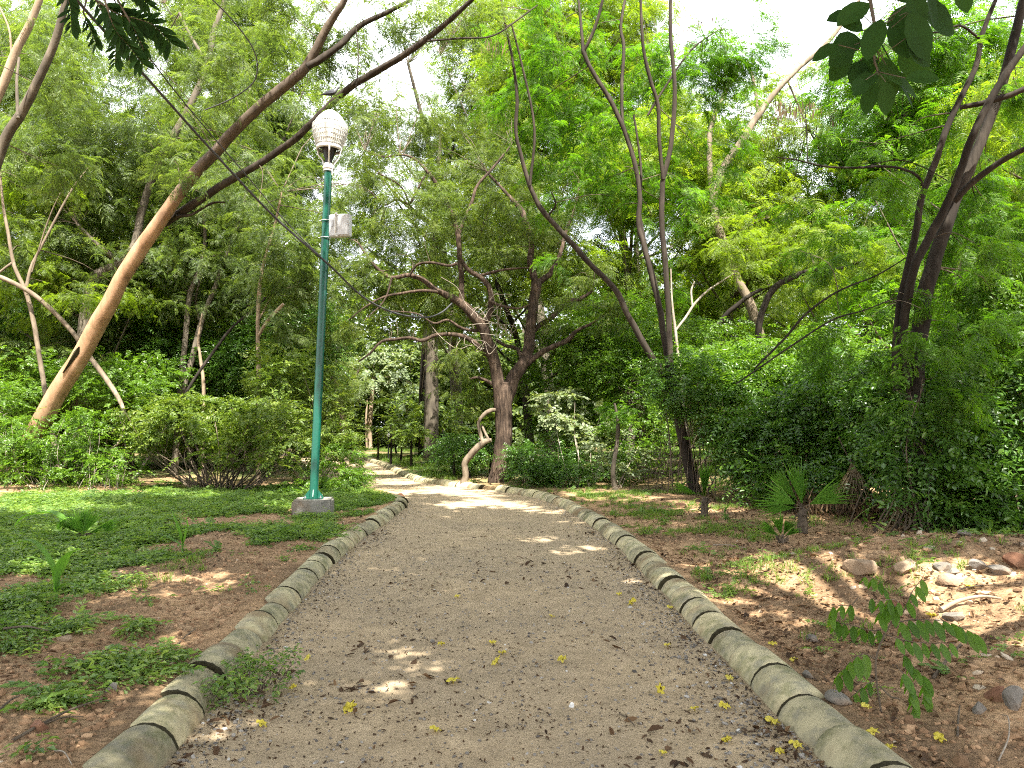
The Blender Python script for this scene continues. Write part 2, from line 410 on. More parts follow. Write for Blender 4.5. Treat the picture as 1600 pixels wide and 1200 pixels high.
def rotm(yaw, pitch, roll):
    cy, sy, cp, sp, cr, sr = np.cos(yaw), np.sin(yaw), np.cos(pitch), np.sin(pitch), np.cos(roll), np.sin(roll)
    z = np.zeros_like(cy); o = np.ones_like(cy)
    Rz = np.stack([np.stack([cy, -sy, z], -1), np.stack([sy, cy, z], -1), np.stack([z, z, o], -1)], -2)
    Ry = np.stack([np.stack([cp, z, -sp], -1), np.stack([z, o, z], -1), np.stack([sp, z, cp], -1)], -2)   # positive pitch lifts the tip
    Rx = np.stack([np.stack([o, z, z], -1), np.stack([z, cr, -sr], -1), np.stack([z, sr, cr], -1)], -2)
    return Rz @ Ry @ Rx

def feather_frond(rs, L=.24, pairs=9, pl=.088, pw=.021, droop=.55):
    out = []
    s = np.linspace(.12, 1, pairs)
    for side in (-1, 1):
        x = s * L; z = -droop * x * x / L
        base = np.stack([x, np.zeros_like(x), z], -1)
        a = np.radians(62 + rs.uniform(-8, 8, pairs))
        d = np.stack([np.cos(a), side * np.sin(a), rs.uniform(-.35, .05, pairs)], -1)
        ln = pl * (np.sin(np.clip(s * .85 + .12, 0, 1) * PI) * .6 + .5) * rs.uniform(.85, 1.15, pairs)
        w = _n(np.cross(d, np.array([0, 0, 1.0]) + rs.normal(0, .25, (pairs, 3))))
        out.append(rhomb(base, d, w, ln[:, None], pw, .12))
    r = np.array([[[0, -.002, 0], [L * .5, -.002, -droop * L * .25], [L, 0, -droop * L], [L * .5, .003, -droop * L * .25]]])
    return np.concatenate(out + [r])

def pinnate_frond(rs, L=.26, pairs=6, ll=.075, lw=.026, droop=.5):
    out = []; s = np.linspace(.2, .95, pairs)
    for side in (-1, 1):
        x = s * L; base = np.stack([x, 0 * x, -droop * x * x / L], -1)
        a = np.radians(55 + rs.uniform(-10, 10, pairs))
        d = np.stack([np.cos(a), side * np.sin(a), rs.uniform(-.6, 0, pairs)], -1)
        w = _n(np.cross(d, np.array([0, 0, 1.0]) + rs.normal(0, .35, (pairs, 3))))
        out.append(rhomb(base, d, w, (ll * rs.uniform(.8, 1.15, pairs))[:, None], lw, .25))
    out.append(rhomb(np.array([[L, 0, -droop * L]]), np.array([[1, 0, -.6]]), np.array([[0, 1, 0.0]]), ll, lw, .2))
    r = np.array([[[0, -.002, 0], [L * .5, -.002, -droop * L * .25], [L, 0, -droop * L], [L * .5, .003, -droop * L * .25]]])
    return np.concatenate(out + [r])

def simple_leaf(rs, L=.07, Wd=.035, fold=.25, tip=1.0):
    """Oval leaf of two quads folded along its midrib."""
    h = Wd / 2; z = h * fold
    b = np.array([0, 0, 0.]); t = np.array([L, 0, -.12 * L]); m1 = np.array([L * .33, 0, .02 * L]); 
    l1 = np.array([L * .30, h * .95, z]); l2 = np.array([L * .66, h * .85, z * .6]); r1 = l1 * [1, -1, 1]; r2 = l2 * [1, -1, 1]
    return np.array([[b, t, l2, l1], [b, r1, r2, t]])

def spray(frond, rs, nf=9, L=.6, ang=55, droop=.25, fscale=(.7, 1.1), ov=.15):
    """Fronds set alternately along a drooping twig; returns quads and a tint per quad."""
    Q = []; T = []
    for k in range(nf):
        s = ov + (1 - ov) * k / max(1, nf - 1); x = s * L
        f = frond(rs) * rs.uniform(*fscale) * (1.05 - .35 * s)
        side = 1 if k % 2 else -1
        yaw = np.array(0 if k == nf - 1 else side * math.radians(ang + rs.uniform(-18, 18)))
        R = rotm(yaw, np.array(rs.uniform(-.55, .25)), np.array(rs.uniform(-.5, .5)))
        Q.append(f @ R.T + np.array([x, 0, -droop * x * x / L])); T.append(np.full(len(f), np.clip(rs.normal(.5, .22), 0, 1)))
    Q.append(np.array([[[0, -.004, 0], [L * .5, -.003, -droop * L * .25], [L, 0, -droop * L], [L * .5, .003, -droop * L * .25]]])); T.append(np.array([.1]))
    return np.concatenate(Q), np.concatenate(T)

def variants(n, fn, seed):
    return [fn(np.random.default_rng(seed + i)) for i in range(n)]

TPL = {}
TPL['feather'] = variants(6, lambda r: spray(lambda q: feather_frond(q), r, 9, .62), 100)
TPL['feather_fine'] = variants(6, lambda r: spray(lambda q: feather_frond(q, .21, 11, .078, .0145), r, 11, .58), 200)
TPL['feather_far'] = variants(6, lambda r: spray(lambda q: feather_frond(q, .34, 6, .13, .040), r, 8, .75), 300)
TPL['neem'] = variants(6, lambda r: spray(lambda q: pinnate_frond(q), r, 9, .45, 65, .2), 400)
def leafspray(r, n, L, ll, lw, ang=60, droop=.2):
    return spray(lambda q: simple_leaf(q, ll, lw) , r, n, L, ang, droop, (.75, 1.15))
TPL['shrub'] = variants(6, lambda r: leafspray(r, 12, .34, .085, .044), 500)
TPL['creeper'] = variants(6, lambda r: leafspray(r, 10, .36, .080, .042, 70), 600)
TPL['pale'] = variants(6, lambda r: leafspray(r, 10, .42, .15, .11), 700)
TPL['broad'] = variants(5, lambda r: leafspray(r, 14, .9, .20, .13), 800)
TPL['far_broad'] = variants(5, lambda r: leafspray(r, 14, 1.0, .24, .15), 850)
def dangling_pods(r):
    n = 7; b = np.stack([r.uniform(0, .35, n), r.uniform(-.1, .1, n), r.uniform(-.05, 0, n)], -1)
    d = np.stack([r.normal(0, .15, n), r.normal(0, .15, n), -np.ones(n)], -1)
    w = _n(np.stack([r.normal(0, 1, n), r.normal(0, 1, n), 0 * b[:, 0]], -1))
    return rhomb(b, d, w, r.uniform(.10, .2, n)[:, None], .018), r.uniform(0, 1, n)
TPL['pods'] = variants(4, dangling_pods, 870)
def tarea(t):
    Q = t[0]; return .5 * np.linalg.norm(np.cross(Q[:, 2] - Q[:, 0], Q[:, 3] - Q[:, 1]), axis=1).sum()
AREA = {k: np.mean([tarea(v) for v in t]) for k, t in TPL.items()}

# beams of direct sun that come through the canopy: (point, radius); nothing of a crown stands in them
BEAMS = []
def in_beam(P, pad=0.15):
    """Mask of points in a gap of the canopy: on the line from a lit spot up to the sun, at least 1.6 m from the spot."""
    m = np.zeros(len(P), bool)
    for c, r in BEAMS:
        v = P - c; t = v @ SUN_DIR
        d = np.linalg.norm(v - t[:, None] * SUN_DIR, axis=1)
        m |= (t > 1.6) & (d < r + pad)
    return m

def stamp(mb, kind, P, yaw, pitch, roll, scale, mat=0, rs=None, tint_shift=None, clear=True, pad=.15):
    rs = rs or RNG
    P = np.asarray(P, float)
    if clear and len(P):
        k = ~in_beam(P, pad); P, yaw, pitch, roll, scale = P[k], yaw[k], pitch[k], roll[k], scale[k]
        if tint_shift is not None: tint_shift = tint_shift[k]
    n = len(P)
    if n == 0: return 0
    R = rotm(yaw, pitch, roll) * scale[:, None, None]
    tp = TPL[kind]; which = rs.integers(0, len(tp), n)
    for j, (Q, T) in enumerate(tp):
        s = np.where(which == j)[0]
        if not len(s): continue
        V = np.einsum('nij,qkj->nqki', R[s], Q) + P[s][:, None, None, :]
        t0 = rs.normal(0, .13, len(s)) if tint_shift is None else tint_shift[s]
        t = np.clip(T[None, :] + t0[:, None], 0, 1)
        mb.loose(V.reshape(-1, 4, 3), mat, t.ravel())
    return n

def blob_points(blob, n, rs, shell=False):
    """Clustered points inside an ellipsoid (centre, radii)."""
    c, r = blob
    k = max(1, n // 7)
    u = rs.normal(size=(k, 3)); u = _n(u) * (rs.uniform(0, 1, (k, 1)) ** (1 / 6 if shell else 1 / 2.6))
    cl = u[rs.integers(0, k, n)] + rs.normal(0, .16, (n, 3)) * [1, 1, .6]
    return c + cl * r

def wblob(px, py, d, rx, ry, rd):
    return W(px, py, d), np.array([rx / FOC * d, rd, ry / FOC * d])

COVX = 2.9
def crown(mb, blobs, kind, cov=1.2, mat=0, rs=None, limbs=None, scale=(.8, 1.2), twigmat=None, droop=-.25, shell=False, zmin=None, keep=None, pad=.28, twigs=True):
    """Sprays of leaves through the blobs and thin branchlets from the nearest limb to some of them."""
    rs = rs or RNG
    for b in blobs:
        c, r = b[0], b[1]; cv = b[2] if len(b) > 2 else cov
        ms = np.mean(scale)
        n = int(max(3, COVX * cv * PI * r[0] * r[2] / (AREA[kind] * ms * ms)))
        P = blob_points((c, r), n, rs, shell)
        if shell: k = rs.random(n) < .10; P[k] = c + (P[k] - c) * rs.uniform(1.1, 1.45, (k.sum(), 1))     # stray shoots
        if zmin is not None: P = P[P[:, 2] > zmin]
        P = P[P[:, 2] > hgt(P[:, 0], P[:, 1]) + .05]
        if keep is not None: P = P[keep(P)]
        n = len(P)
        if not n: continue
        out = P - c; yaw = np.arctan2(out[:, 1], out[:, 0]) + rs.normal(0, .9, n)
        pitch = rs.normal(droop, .35, n); roll = rs.normal(0, .45, n)
        stamp(mb, kind, P, yaw, pitch, roll, rs.uniform(*scale, n), mat, rs, pad=pad)
        if twigmat is not None and limbs is not None and len(limbs) and twigs:
            for p in P[rs.choice(n, max(1, n // 22), replace=False)]:
                a = limbs[np.argmin(np.linalg.norm(limbs - p, axis=1))]
                L = np.linalg.norm(p - a)
                if L < .25 or L > 4.5: continue
                mid = (a + p) / 2 + rs.normal(0, .08 * L, 3) + np.array([0, 0, .10 * L])
                pts = smooth_line([a, mid, p], 3)
                mb.tube(pts, np.linspace(.004 + .0042 * L, .004, len(pts)), 4, twigmat, cap=False)

def limb_tubes(mb, limbs, mat=0, sides=10, bump=.10, seed=0, ground=None, wk=.8, mat2=None):
    """limbs: list of (d0, d1, [(px, py, width_px), ...]) polylines in the photo's pixels with a real distance at each end."""
    pts = []
    for k, (d0, d1, L) in enumerate(limbs):
        a = np.array(L, float); n = len(a)
        seg = np.concatenate([[0], np.cumsum(np.hypot(*np.diff(a[:, :2], axis=0).T))]); s = seg / seg[-1]
        d = d0 + (d1 - d0) * s
        P = np.array([[*W(a[i, 0], a[i, 1], d[i]), a[i, 2] * wk / 2 / FOC * d[i]] for i in range(n)])
        if k == 0 and ground is not None:
            foot = P[0].copy()
            g = ground
            if P[0, 2] > gz(P[0, 0], P[0, 1]) - .05:
                dv = (P[0, :3] - P[1, :3]); dv = dv / max(.2, -dv[2]) if dv[2] < -.05 else np.array([0, 0, -1.0])
                h = P[0, 2] - gz(P[0, 0], P[0, 1]) + .25
                P = np.vstack([np.array([*(P[0, :3] + dv * h), P[0, 3] * 1.12]), P])
        S = smooth_line(P, 5)
        big = S[:, 3].max()
        sd = sides if big > .04 else (6 if big > .015 else 5)
        wob = np.stack([fbm(np.arange(len(S)) * .35 + 11 * k + seed, np.full(len(S), ax * 9.1 + .5), 2, 60 + ax) - .37 for ax in range(3)], -1)
        wob[0] = wob[-1] = 0
        S[:, :3] += wob * np.clip(S[:, 3:4] * .6, .004, .12)
        if k == 0 and ground is not None:                                         # root flare
            h = S[:, 2] - gz(S[0, 0], S[0, 1]); S[:, 3] *= 1 + .22 * np.exp(-np.clip(h, 0, 9) / (S[0, 3] * 1.6 + .02))
        mb.tube(S[:, :3], np.maximum(S[:, 3], .004), sd, mat2 if (mat2 is not None and k) else mat, bump if big > .03 else 0, True, seed + k)
        pts.append(S[:, :3])
    return np.concatenate(pts)

LIMBS = {}
def tree(name, label, limbs, blobs=(), kind='feather', leaf='feather_l', bark='bark_grey', cov=1.2, group=None, cat='tree', seed=1, scale=(.8, 1.2), bump=.10, extra=None, root=True, droop=-.25, sides=10, wk=.8, bark2=None):
    rs = np.random.default_rng(seed)
    d0, d1, L = limbs[0]
    base = W(L[0][0], L[0][1], d0); base[2] = gz(base[0], base[1])
    t = empty(name, base, label, cat, group)
    m = MB(); lp = LIMBS[name] = limb_tubes(m, limbs, 0, sides, bump, seed, ground=True if root else None, wk=wk, mat2=1 if bark2 else None)
    m.obj('trunk', [M[bark], M[bark2 or bark]], t)
    if blobs:
        c = MB()
        bl = [(*wblob(*b[:6]), b[6] if len(b) > 6 else cov) for b in blobs]
        crown(c, bl, kind, cov, 0, rs, lp, scale, 1, droop)
        if extra: extra(c, rs, lp)
        c.obj('crown', [M[leaf], M['twig'], M['podbrown']], t)
    return t
# ------------------------------------------------------------------ ground, path, kerbs
def axis(segs):
    out = []
    for a, b, st in segs: out.append(np.arange(a, b, st))
    out.append([segs[-1][1]])
    return np.concatenate(out)
def grid(mb, X, Y, Zf, cols=None):
    gx, gy = np.meshgrid(X, Y); z = Zf(gx, gy)
    V = np.stack([gx, gy, z], -1).reshape(-1, 3); nx, ny = len(X), len(Y)
    i, j = np.meshgrid(np.arange(ny - 1), np.arange(nx - 1), indexing='ij')
    a = i * nx + j
    mb.quads(V, np.stack([a, a + 1, a + nx + 1, a + nx], -1).reshape(-1, 4), 0, None, True)

m = MB()
X = axis([(-260, -60, 20), (-60, -24, 2), (-24, -10, .5), (-10, -5, .10), (-5, 6, .04), (6, 11, .10), (11, 24, .5), (24, 60, 2), (60, 260, 20)])
Y = axis([(-60, -6, 3), (-6, 2, .3), (2, 9, .04), (9, 14, .07), (14, 22, .15), (22, 45, .5), (45, 90, 2.5), (90, 320, 20)])
grid(m, X, Y, hgt)
props(m.obj('ground', M['soil']), kind='structure')

m = MB()
ys = axis([(-6, 2, .3), (2, 9, .06), (9, 22, .12), (22, 70, .5)]); us = np.linspace(0, 1, 70)
yy, uu = np.meshgrid(ys, us, indexing='ij')
lx, rx = xl(yy) - .19, xr(yy) + .19
xx = lx + (rx - lx) * uu
edge = np.minimum(xx - lx - .19, rx - .19 - xx)
zz = .004 + (fbm(xx * 1.3, yy * 1.3, 3, 3) - .45) * .022 + (fbm(xx * 7, yy * 7, 3, 8) - .45) * .014 + np.exp(-(np.clip(edge, 0, 9) / .18) ** 2) * .018
V = np.stack([xx, yy, zz], -1).reshape(-1, 3); nu = len(us)
i, j = np.meshgrid(np.arange(len(ys) - 1), np.arange(nu - 1), indexing='ij'); a = i * nu + j
m.quads(V, np.stack([a, a + 1, a + nu + 1, a + nu], -1).reshape(-1, 4), 0, None, True)
props(m.obj('gravel_path', M['path']), kind='structure')

# kerb: a row of half-sunk concrete pipe sections on each side
KL_LEN, KR_RAD = .43, .158
def kerb_mesh(seed):
    rs = np.random.default_rng(seed); m = MB(); sides = 20; L = KL_LEN - .015
    n = 9; prof = [(-.5, .70), (-.5, .915), (-.470, .978), (-.42, 1.0), (-.2, 1.004), (0, 1.006), (.2, 1.004), (.42, 1.0), (.470, .978), (.5, .915), (.5, .70)]
    ang = np.arange(sides) / sides * 2 * PI
    V = []
    for s, r in prof:
        nz = 1 + .035 * (fbm(np.cos(ang) * 1.5 + seed * 5 + 20, np.sin(ang) * 1.5 + s * 1.2 + 20, 3, seed) - .45)
        nz = nz - (np.abs(s) > .47) * rs.uniform(0, 1, sides) ** 6 * .05
        V.append(np.stack([s * L + 0 * ang, np.cos(ang) * r * KR_RAD * nz, np.sin(ang) * r * KR_RAD * nz], -1))
    V = np.array(V)
    k = len(prof); i, j = np.meshgrid(np.arange(k - 1), np.arange(sides), indexing='ij'); j2 = (j + 1) % sides
    m.quads(V.reshape(-1, 3), np.stack([i * sides + j, (i + 1) * sides + j, (i + 1) * sides + j2, i * sides + j2], -1).reshape(-1, 4), 0, None, True)
    m.tube([(-.535 * L, 0, 0), (-.47 * L, 0, 0)], KR_RAD * .965, 18, 1, .05)
    for e in (0, k - 1):                                                           # hollow pipe ends closed a little way in
        C = np.vstack([V[e], [[prof[e][0] * L, 0, 0]]]); q = np.arange(sides)
        t = np.stack([q, (q + 1) % sides, np.full(sides, sides)], -1)
        m.tris(C, t if e == 0 else t[:, ::-1], 1, None, False)
    return m.mesh('kerb_section', [M['kerb'], M['joint']])
KMESH = [kerb_mesh(40 + i) for i in range(8)]

def kerb_row(edge, side, y0, y1, label, group, skip=()):
    ys = np.linspace(y0, y1, 900); P = np.stack([edge(ys), ys], -1)
    T = np.gradient(P, axis=0); T /= np.linalg.norm(T, axis=1)[:, None]
    N = np.stack([T[:, 1], -T[:, 0]], -1) * side
    P = P + N * KR_RAD
    s = np.concatenate([[0], np.cumsum(np.linalg.norm(np.diff(P, axis=0), axis=1))])
    k = 0; u = KL_LEN / 2; rs = np.random.default_rng(int(abs(y0) * 10) + int(side > 0))
    while u < s[-1]:
        x, y = np.interp(u, s, P[:, 0]), np.interp(u, s, P[:, 1]); a = math.atan2(np.interp(u, s, T[:, 1]), np.interp(u, s, T[:, 0]))
        o = bpy.data.objects.new('kerb_section', KMESH[rs.integers(0, len(KMESH))]); COL.objects.link(o)
        o.location = (x + rs.normal(0, .006), y, -.012 + rs.normal(0, .009)); o.scale = (1, *[rs.uniform(0.96, 1.05)] * 2)
        o.rotation_euler = (rs.normal(0, .06) + (PI if rs.random() < .5 else 0) * 0, rs.normal(0, .012), a + rs.normal(0, .014) + (PI if rs.random() < .5 else 0))
        lab, grp = (label(y), group(y)) if callable(label) else (label, group)
        props(o, lab, 'kerb section', grp, 'thing')
        u += KL_LEN; k += 1
kerb_row(xr, 1, 2.3, 17.25, 'round concrete kerb section in the mossy row along the right edge of the path', 'kerb sections along the right edge of the path')
kerb_row(xl, -1, 2.3, 15.0, 'round concrete kerb section in the row along the left edge of the path', 'kerb sections along the left edge of the path')
kerb_row(xr, 1, 17.9, 43.0, 'concrete kerb section in the far row curving away past the furrowed forked tree', 'far kerb sections beyond the forked tree')

# ------------------------------------------------------------------ stones, clods, litter
ICO = None
def ico_template(sub=1):
    bm = bmesh.new(); bmesh.ops.create_icosphere(bm, subdivisions=sub, radius=1)
    V = np.array([v.co[:] for v in bm.verts]); F = np.array([[v.index for v in f.verts] for f in bm.faces]); bm.free()
    return V, F
IV, IF_ = ico_template(1)
def scatter_stones(mb, P, size, mat=0, flat=.6, rs=RNG, tint=None):
    n = len(P); out = np.zeros((n, len(IV), 3))
    R = rotm(rs.uniform(0, 6.3, n), rs.normal(0, .3, n), rs.normal(0, .3, n))
    sc = np.stack([size * rs.uniform(.7, 1.3, n), size * rs.uniform(.6, 1.1, n), size * flat * rs.uniform(.6, 1.2, n)], -1)
    V = IV[None] * rs.uniform(.72, 1.18, (n, len(IV), 1)) * sc[:, None, :]
    V = np.einsum('nij,nkj->nki', R, V) + P[:, None, :]
    F = (IF_[None] + (np.arange(n) * len(IV))[:, None, None]).reshape(-1, 3)
    t = rs.uniform(0, 1, n) if tint is None else tint
    mb.tris(V.reshape(-1, 3), F, mat, np.repeat(t, len(IF_)), False)
def scatter_flakes(mb, P, size, mat=0, rs=RNG, tint=None, asp=.5, tilt=.35):
    """Small curled dead leaves: a folded quad pair each."""
    n = len(P); R = rotm(rs.uniform(0, 6.3, n), rs.normal(0, tilt, n), rs.normal(0, tilt, n))
    L = size * rs.uniform(.6, 1.4, n); Wd = L * asp * rs.uniform(.6, 1.2, n); h = Wd * rs.uniform(-.35, .6, n)
    z = np.zeros(n)
    b = np.stack([-L / 2, z, z], -1); t = np.stack([L / 2, z, h * .6], -1)
    l1 = np.stack([-L * .15, Wd / 2, h], -1); l2 = np.stack([L * .2, Wd * .42, h * 1.1], -1)
    r1 = np.stack([-L * .15, -Wd / 2, h], -1); r2 = np.stack([L * .2, -Wd * .42, h * 1.1], -1)
    Q = np.stack([np.stack([b, t, l2, l1], 1), np.stack([b, r1, r2, t], 1)], 1)
    Q = np.einsum('nij,nqkj->nqki', R, Q) + P[:, None, None, :]
    tt = rs.uniform(0, 1, n) if tint is None else tint
    mb.loose(Q.reshape(-1, 4, 3), mat, np.repeat(tt, 2))
def on_ground(x, y, dz=0.0): return np.stack([x, y, hgt(x, y) + dz], -1)
def path_z(x, y): 
    lx, rx = xl(y) - .19, xr(y) + .19; e = np.minimum(x - lx - .19, rx - .19 - x)
    return .004 + (fbm(x * 1.3, y * 1.3, 3, 3) - .45) * .022 + (fbm(x * 7, y * 7, 3, 8) - .45) * .014 + np.exp(-(np.clip(e, 0, 9) / .18) ** 2) * .018
def on_path(n, y0, y1, edgebias, rs, power=2.0):
    y = y0 + (y1 - y0) * rs.uniform(0, 1, n) ** power
    u = rs.uniform(0, 1, n)
    e = rs.random(n) < edgebias
    w = xr(y) - xl(y)
    off = np.abs(rs.normal(0, .16, n)) + .01
    x = np.where(e, np.where(rs.random(n) < .62, xr(y) - off, xl(y) + off), xl(y) + w * u)
    x = np.clip(x, xl(y) + .01, xr(y) - .01)
    return np.stack([x, y, path_z(x, y)], -1)
rs = np.random.default_rng(5)
def thin_by(P, f, s, lo, hi, rs):
    v = fbm(P[:, 0] * f, P[:, 1] * f, 3, s); return P[rs.random(len(P)) < sstep(lo, hi, v)]
m = MB()
P = np.vstack([on_path(2600, 2.6, 16, .75, rs), on_path(2600, 2.6, 9, .10, rs)]); scatter_stones(m, P + [0, 0, .001], rs.uniform(.004, .013, len(P)), 0, .7, rs, np.clip(rs.normal(.45, .25, len(P)), 0, 1))
P = on_path(160, 2.6, 9, .6, rs); scatter_stones(m, P + [0, 0, .004], rs.uniform(.011, .020, len(P)), 0, .65, rs, np.clip(rs.normal(.6, .25, len(P)), 0, 1))
props(m.obj('path_gravel', M['pebble']), 'loose grey grit and pebbles strewn over the sandy path', 'gravel', None, 'stuff')
m = MB()
P = np.vstack([on_path(6500, 2.6, 15, .55, rs), thin_by(on_path(9000, 2.6, 14, .0, rs), 1.7, 77, .38, .64, rs)])
scatter_flakes(m, P + [0, 0, .005], rs.uniform(.007, .025, len(P)), 0, rs, np.clip(rs.normal(.28, .25, len(P)), 0, 1))
P = thin_by(on_path(1500, 2.6, 11, .25, rs), 1.1, 79, .38, .58, rs); scatter_flakes(m, P + [0, 0, .008], rs.uniform(.035, .075, len(P)), 0, rs, np.clip(rs.normal(.40, .25, len(P)), 0, 1), .42)
props(m.obj('path_leaf_litter', M['litter']), 'dark brown dead leaf bits littering the sandy path', 'leaf litter', None, 'stuff')

def side_points(n, y0, y1, side, w, rs, power=1.6):
    y = y0 + (y1 - y0) * rs.uniform(0, 1, n) ** power; o = .33 + w * rs.uniform(0, 1, n) ** 1.2
    x = np.where(side > 0, xr(y) + o, xl(y) - o); return on_ground(x, y)
m = MB()
for side, w, n in ((1, 5.5, 16000), (-1, 4.5, 15000)):
    P = side_points(n, 2.4, 13, side, w, rs); scatter_stones(m, P, rs.uniform(.004, .024, n) * rs.uniform(.5, 1.2, n), 0, .7, rs, np.clip(rs.normal(.42, .22, n), 0, 1))
    P = side_points(240, 2.4, 11, side, w, rs); scatter_stones(m, P, rs.uniform(.022, .05, 240), 0, .6, rs, np.clip(rs.normal(.45, .25, 240), 0, 1))
n = 420; x = rs.uniform(2.4, 6.5, n); y = rs.uniform(3.2, 8.0, n); k = x > xr(y) + .45; P = on_ground(x[k], y[k]); scatter_stones(m, P, rs.uniform(.012, .05, len(P)), 0, .6, rs, np.clip(rs.normal(.9, .15, len(P)), 0, 1))
props(m.obj('soil_clods', M['clod']), 'crumbled red brown soil clods on both verges', 'soil', None, 'stuff')
m = MB()
P = side_points(21000, 2.4, 12, 1, 6.0, rs); P = thin_by(P, .9, 31, .22, .60, rs); n = len(P)
scatter_flakes(m, P + [0, 0, .010], rs.uniform(.014, .060, n), 0, rs, np.clip(rs.normal(.62, .27, n), 0, 1))
P = side_points(6500, 2.4, 12, -1, 4.5, rs); P = thin_by(P, .9, 33, .35, .65, rs); n = len(P)
scatter_flakes(m, P + [0, 0, .008], rs.uniform(.014, .045, n), 0, rs, np.clip(rs.normal(.32, .25, n), 0, 1))
y = rs.uniform(13, 34, 7000); x = rs.uniform(-16, 14, 7000); k = (x > xr(y) + .4) | (x < xl(y) - .4); P = on_ground(x[k], y[k], .015)
scatter_flakes(m, P, rs.uniform(.04, .10, len(P)), 0, rs)
props(m.obj('verge_leaf_litter', M['litter']), 'dry curled dead leaves spread over the soil verges', 'leaf litter', None, 'stuff')
# ------------------------------------------------------------------ lamp post with concrete plinth and meter box
b0 = W(488, 806, 12.15); bz = gz(b0[0], b0[1]); b0[2] = bz
lamp = empty('lamp_post', b0, 'green lamp post with white caged egg shaped globe standing on a square concrete block', 'lamp post')
top = W(513, 266, 12.25); foot = W(490, 779, 12.15)
ax = (top - foot); Hh = np.linalg.norm(ax); ax = ax / Hh
m = MB()
hb = foot[2] - bz
bm = bmesh.new(); bmesh.ops.create_cube(bm, size=1)
bmesh.ops.scale(bm, vec=(.60, .60, hb + .35), verts=bm.verts)
bmesh.ops.bevel(bm, geom=bm.edges[:], offset=.025, segments=2, affect='EDGES')
bmesh.ops.subdivide_edges(bm, edges=[e for e in bm.edges if e.calc_length() > .2], cuts=5, use_grid_fill=True)
V = np.array([v.co[:] for v in bm.verts]); F = [[v.index for v in f.verts] for f in bm.faces]; bm.free()
V = V + (fbm(V[:, 0] * 7 + V[:, 2] * 5 + 9, V[:, 1] * 7 + V[:, 2] * 3 + 9, 3, 4)[:, None] - .45) * .035 * _n(V)
c, s_ = math.cos(.16), math.sin(.16); V = V @ np.array([[c, s_, 0], [-s_, c, 0], [0, 0, 1]])
V = V + np.array([foot[0], foot[1], foot[2] - (hb + .35) / 2])
for f in F:
    (m.quads if len(f) == 4 else m.tris)(V[f], [list(range(len(f)))], 0) if len(f) in (3, 4) else m.tris(V[f], [[0, i, i + 1] for i in range(1, len(f) - 1)], 0)
m.obj('concrete_plinth', M['plinth'], lamp)
m = MB(); m.tube([foot - ax * .05, foot + ax * Hh * .5, top], [.068, .065, .061], 20, 0)
pole = m.obj('pole', M['green'], lamp)
m = MB()
m.box(foot + np.array([0, 0, .008]), (.30, .30, .016), 0, .16)
for k in range(4):
    a = k * PI / 2 + .16 + PI / 4 * 0; d = np.array([math.cos(a), math.sin(a), 0]); q = np.array([-d[1], d[0], 0]) * .006
    p0, p1, p2 = foot + d * .06 + [0, 0, .016], foot + d * .145 + [0, 0, .016], foot + d * .06 + [0, 0, .15]
    p3 = foot + d * .145 + [0, 0, .04]
    m.quads([p0 + q, p1 + q, p3 + q, p2 + q, p0 - q, p1 - q, p3 - q, p2 - q], [(0, 1, 2, 3), (7, 6, 5, 4), (1, 5, 6, 2), (2, 6, 7, 3)], 0)
m.obj('base_flange', M['green'], lamp)
for k in range(4):
    m = MB(); a = k * PI / 2 + .16 + PI / 4; p = foot + np.array([math.cos(a), math.sin(a), 0]) * .165
    m.tube([p, p + [0, 0, .055]], .010, 8, 0); m.tube([p + [0, 0, .012], p + [0, 0, .028]], .019, 6, 0)
    m.obj('anchor_bolt', M['steel'], lamp)
m = MB(); m.tube([top - ax * .02, top + ax * .10], [.080, .080], 18); m.tube([top + ax * .02, top + ax * .05], [.092, .092], 18); m.obj('collar', M['white'], lamp)
m = MB(); m.lathe([(.045, .02), (.06, .16), (.115, .33), (.125, .36), (.13, .40)], top + ax * .02, 20, 0, ax); m.obj('lamp_neck', M['black'], lamp)
for k in range(3):
    a = -PI / 2 + .25 + k * 2 * PI / 3; d = np.array([math.cos(a), math.sin(a), 0.0])
    m = MB(); m.tube(smooth_line([top + ax * .05 + d * .075, top + ax * .16 + d * .10, top + ax * .27 + d * .19, top + ax * .36 + d * .205], 5), .014, 8); m.obj('strut', M['white'], lamp)
g0 = top + ax * .345; GH = .66
def gprof(u):                                                                      # egg: widest above the middle
    return .285 * math.sin(PI * min(1, .16 + .84 * u) ** 1.0) ** .62 if u > .62 else (.195 + .09 * math.sin(min(1, u / .62) * PI / 2))
prof = [(gprof(u), u * GH) for u in np.linspace(0, .985, 26)] + [(.002, GH)]
m = MB(); m.lathe([(max(.002, r - .022), z) for r, z in prof][2:], g0 - ax * .0, 28, 0, ax); globe = m.obj('globe', M['globe'], lamp)
m = MB()
MT = np.array(Vector((0, 0, 1)).rotation_difference(Vector(ax)).to_matrix())
for k in range(44):
    a = k / 44 * 2 * PI
    P = np.array([(r * math.cos(a), r * math.sin(a), z) for r, z in prof]) @ MT.T + g0; m.tube(P, .0050, 4, 0, cap=False)
def ringtube(u, r=.0038):
    rr = gprof(u) + .002; P = np.array([(rr * math.cos(a), rr * math.sin(a), u * GH) for a in np.linspace(0, 2 * PI, 41)]) @ MT.T + g0; m.tube(P, r, 4, 0, cap=False)
for u in (.10, .20, .30, .40, .49, .58, .80, .90): ringtube(u)
m.obj('wire_cage', M['white'], lamp)
m = MB(); m.lathe([(gprof(u) + .006, u * GH) for u in np.linspace(.635, .735, 5)], g0, 36, 0, ax); m.obj('cage_band', M['white'], lamp)
m = MB(); m.lathe([(.19, -.02), (.208, -.015), (.212, .035), (.20, .04)], g0, 36, 0, ax); m.obj('cage_rim', M['white'], lamp)
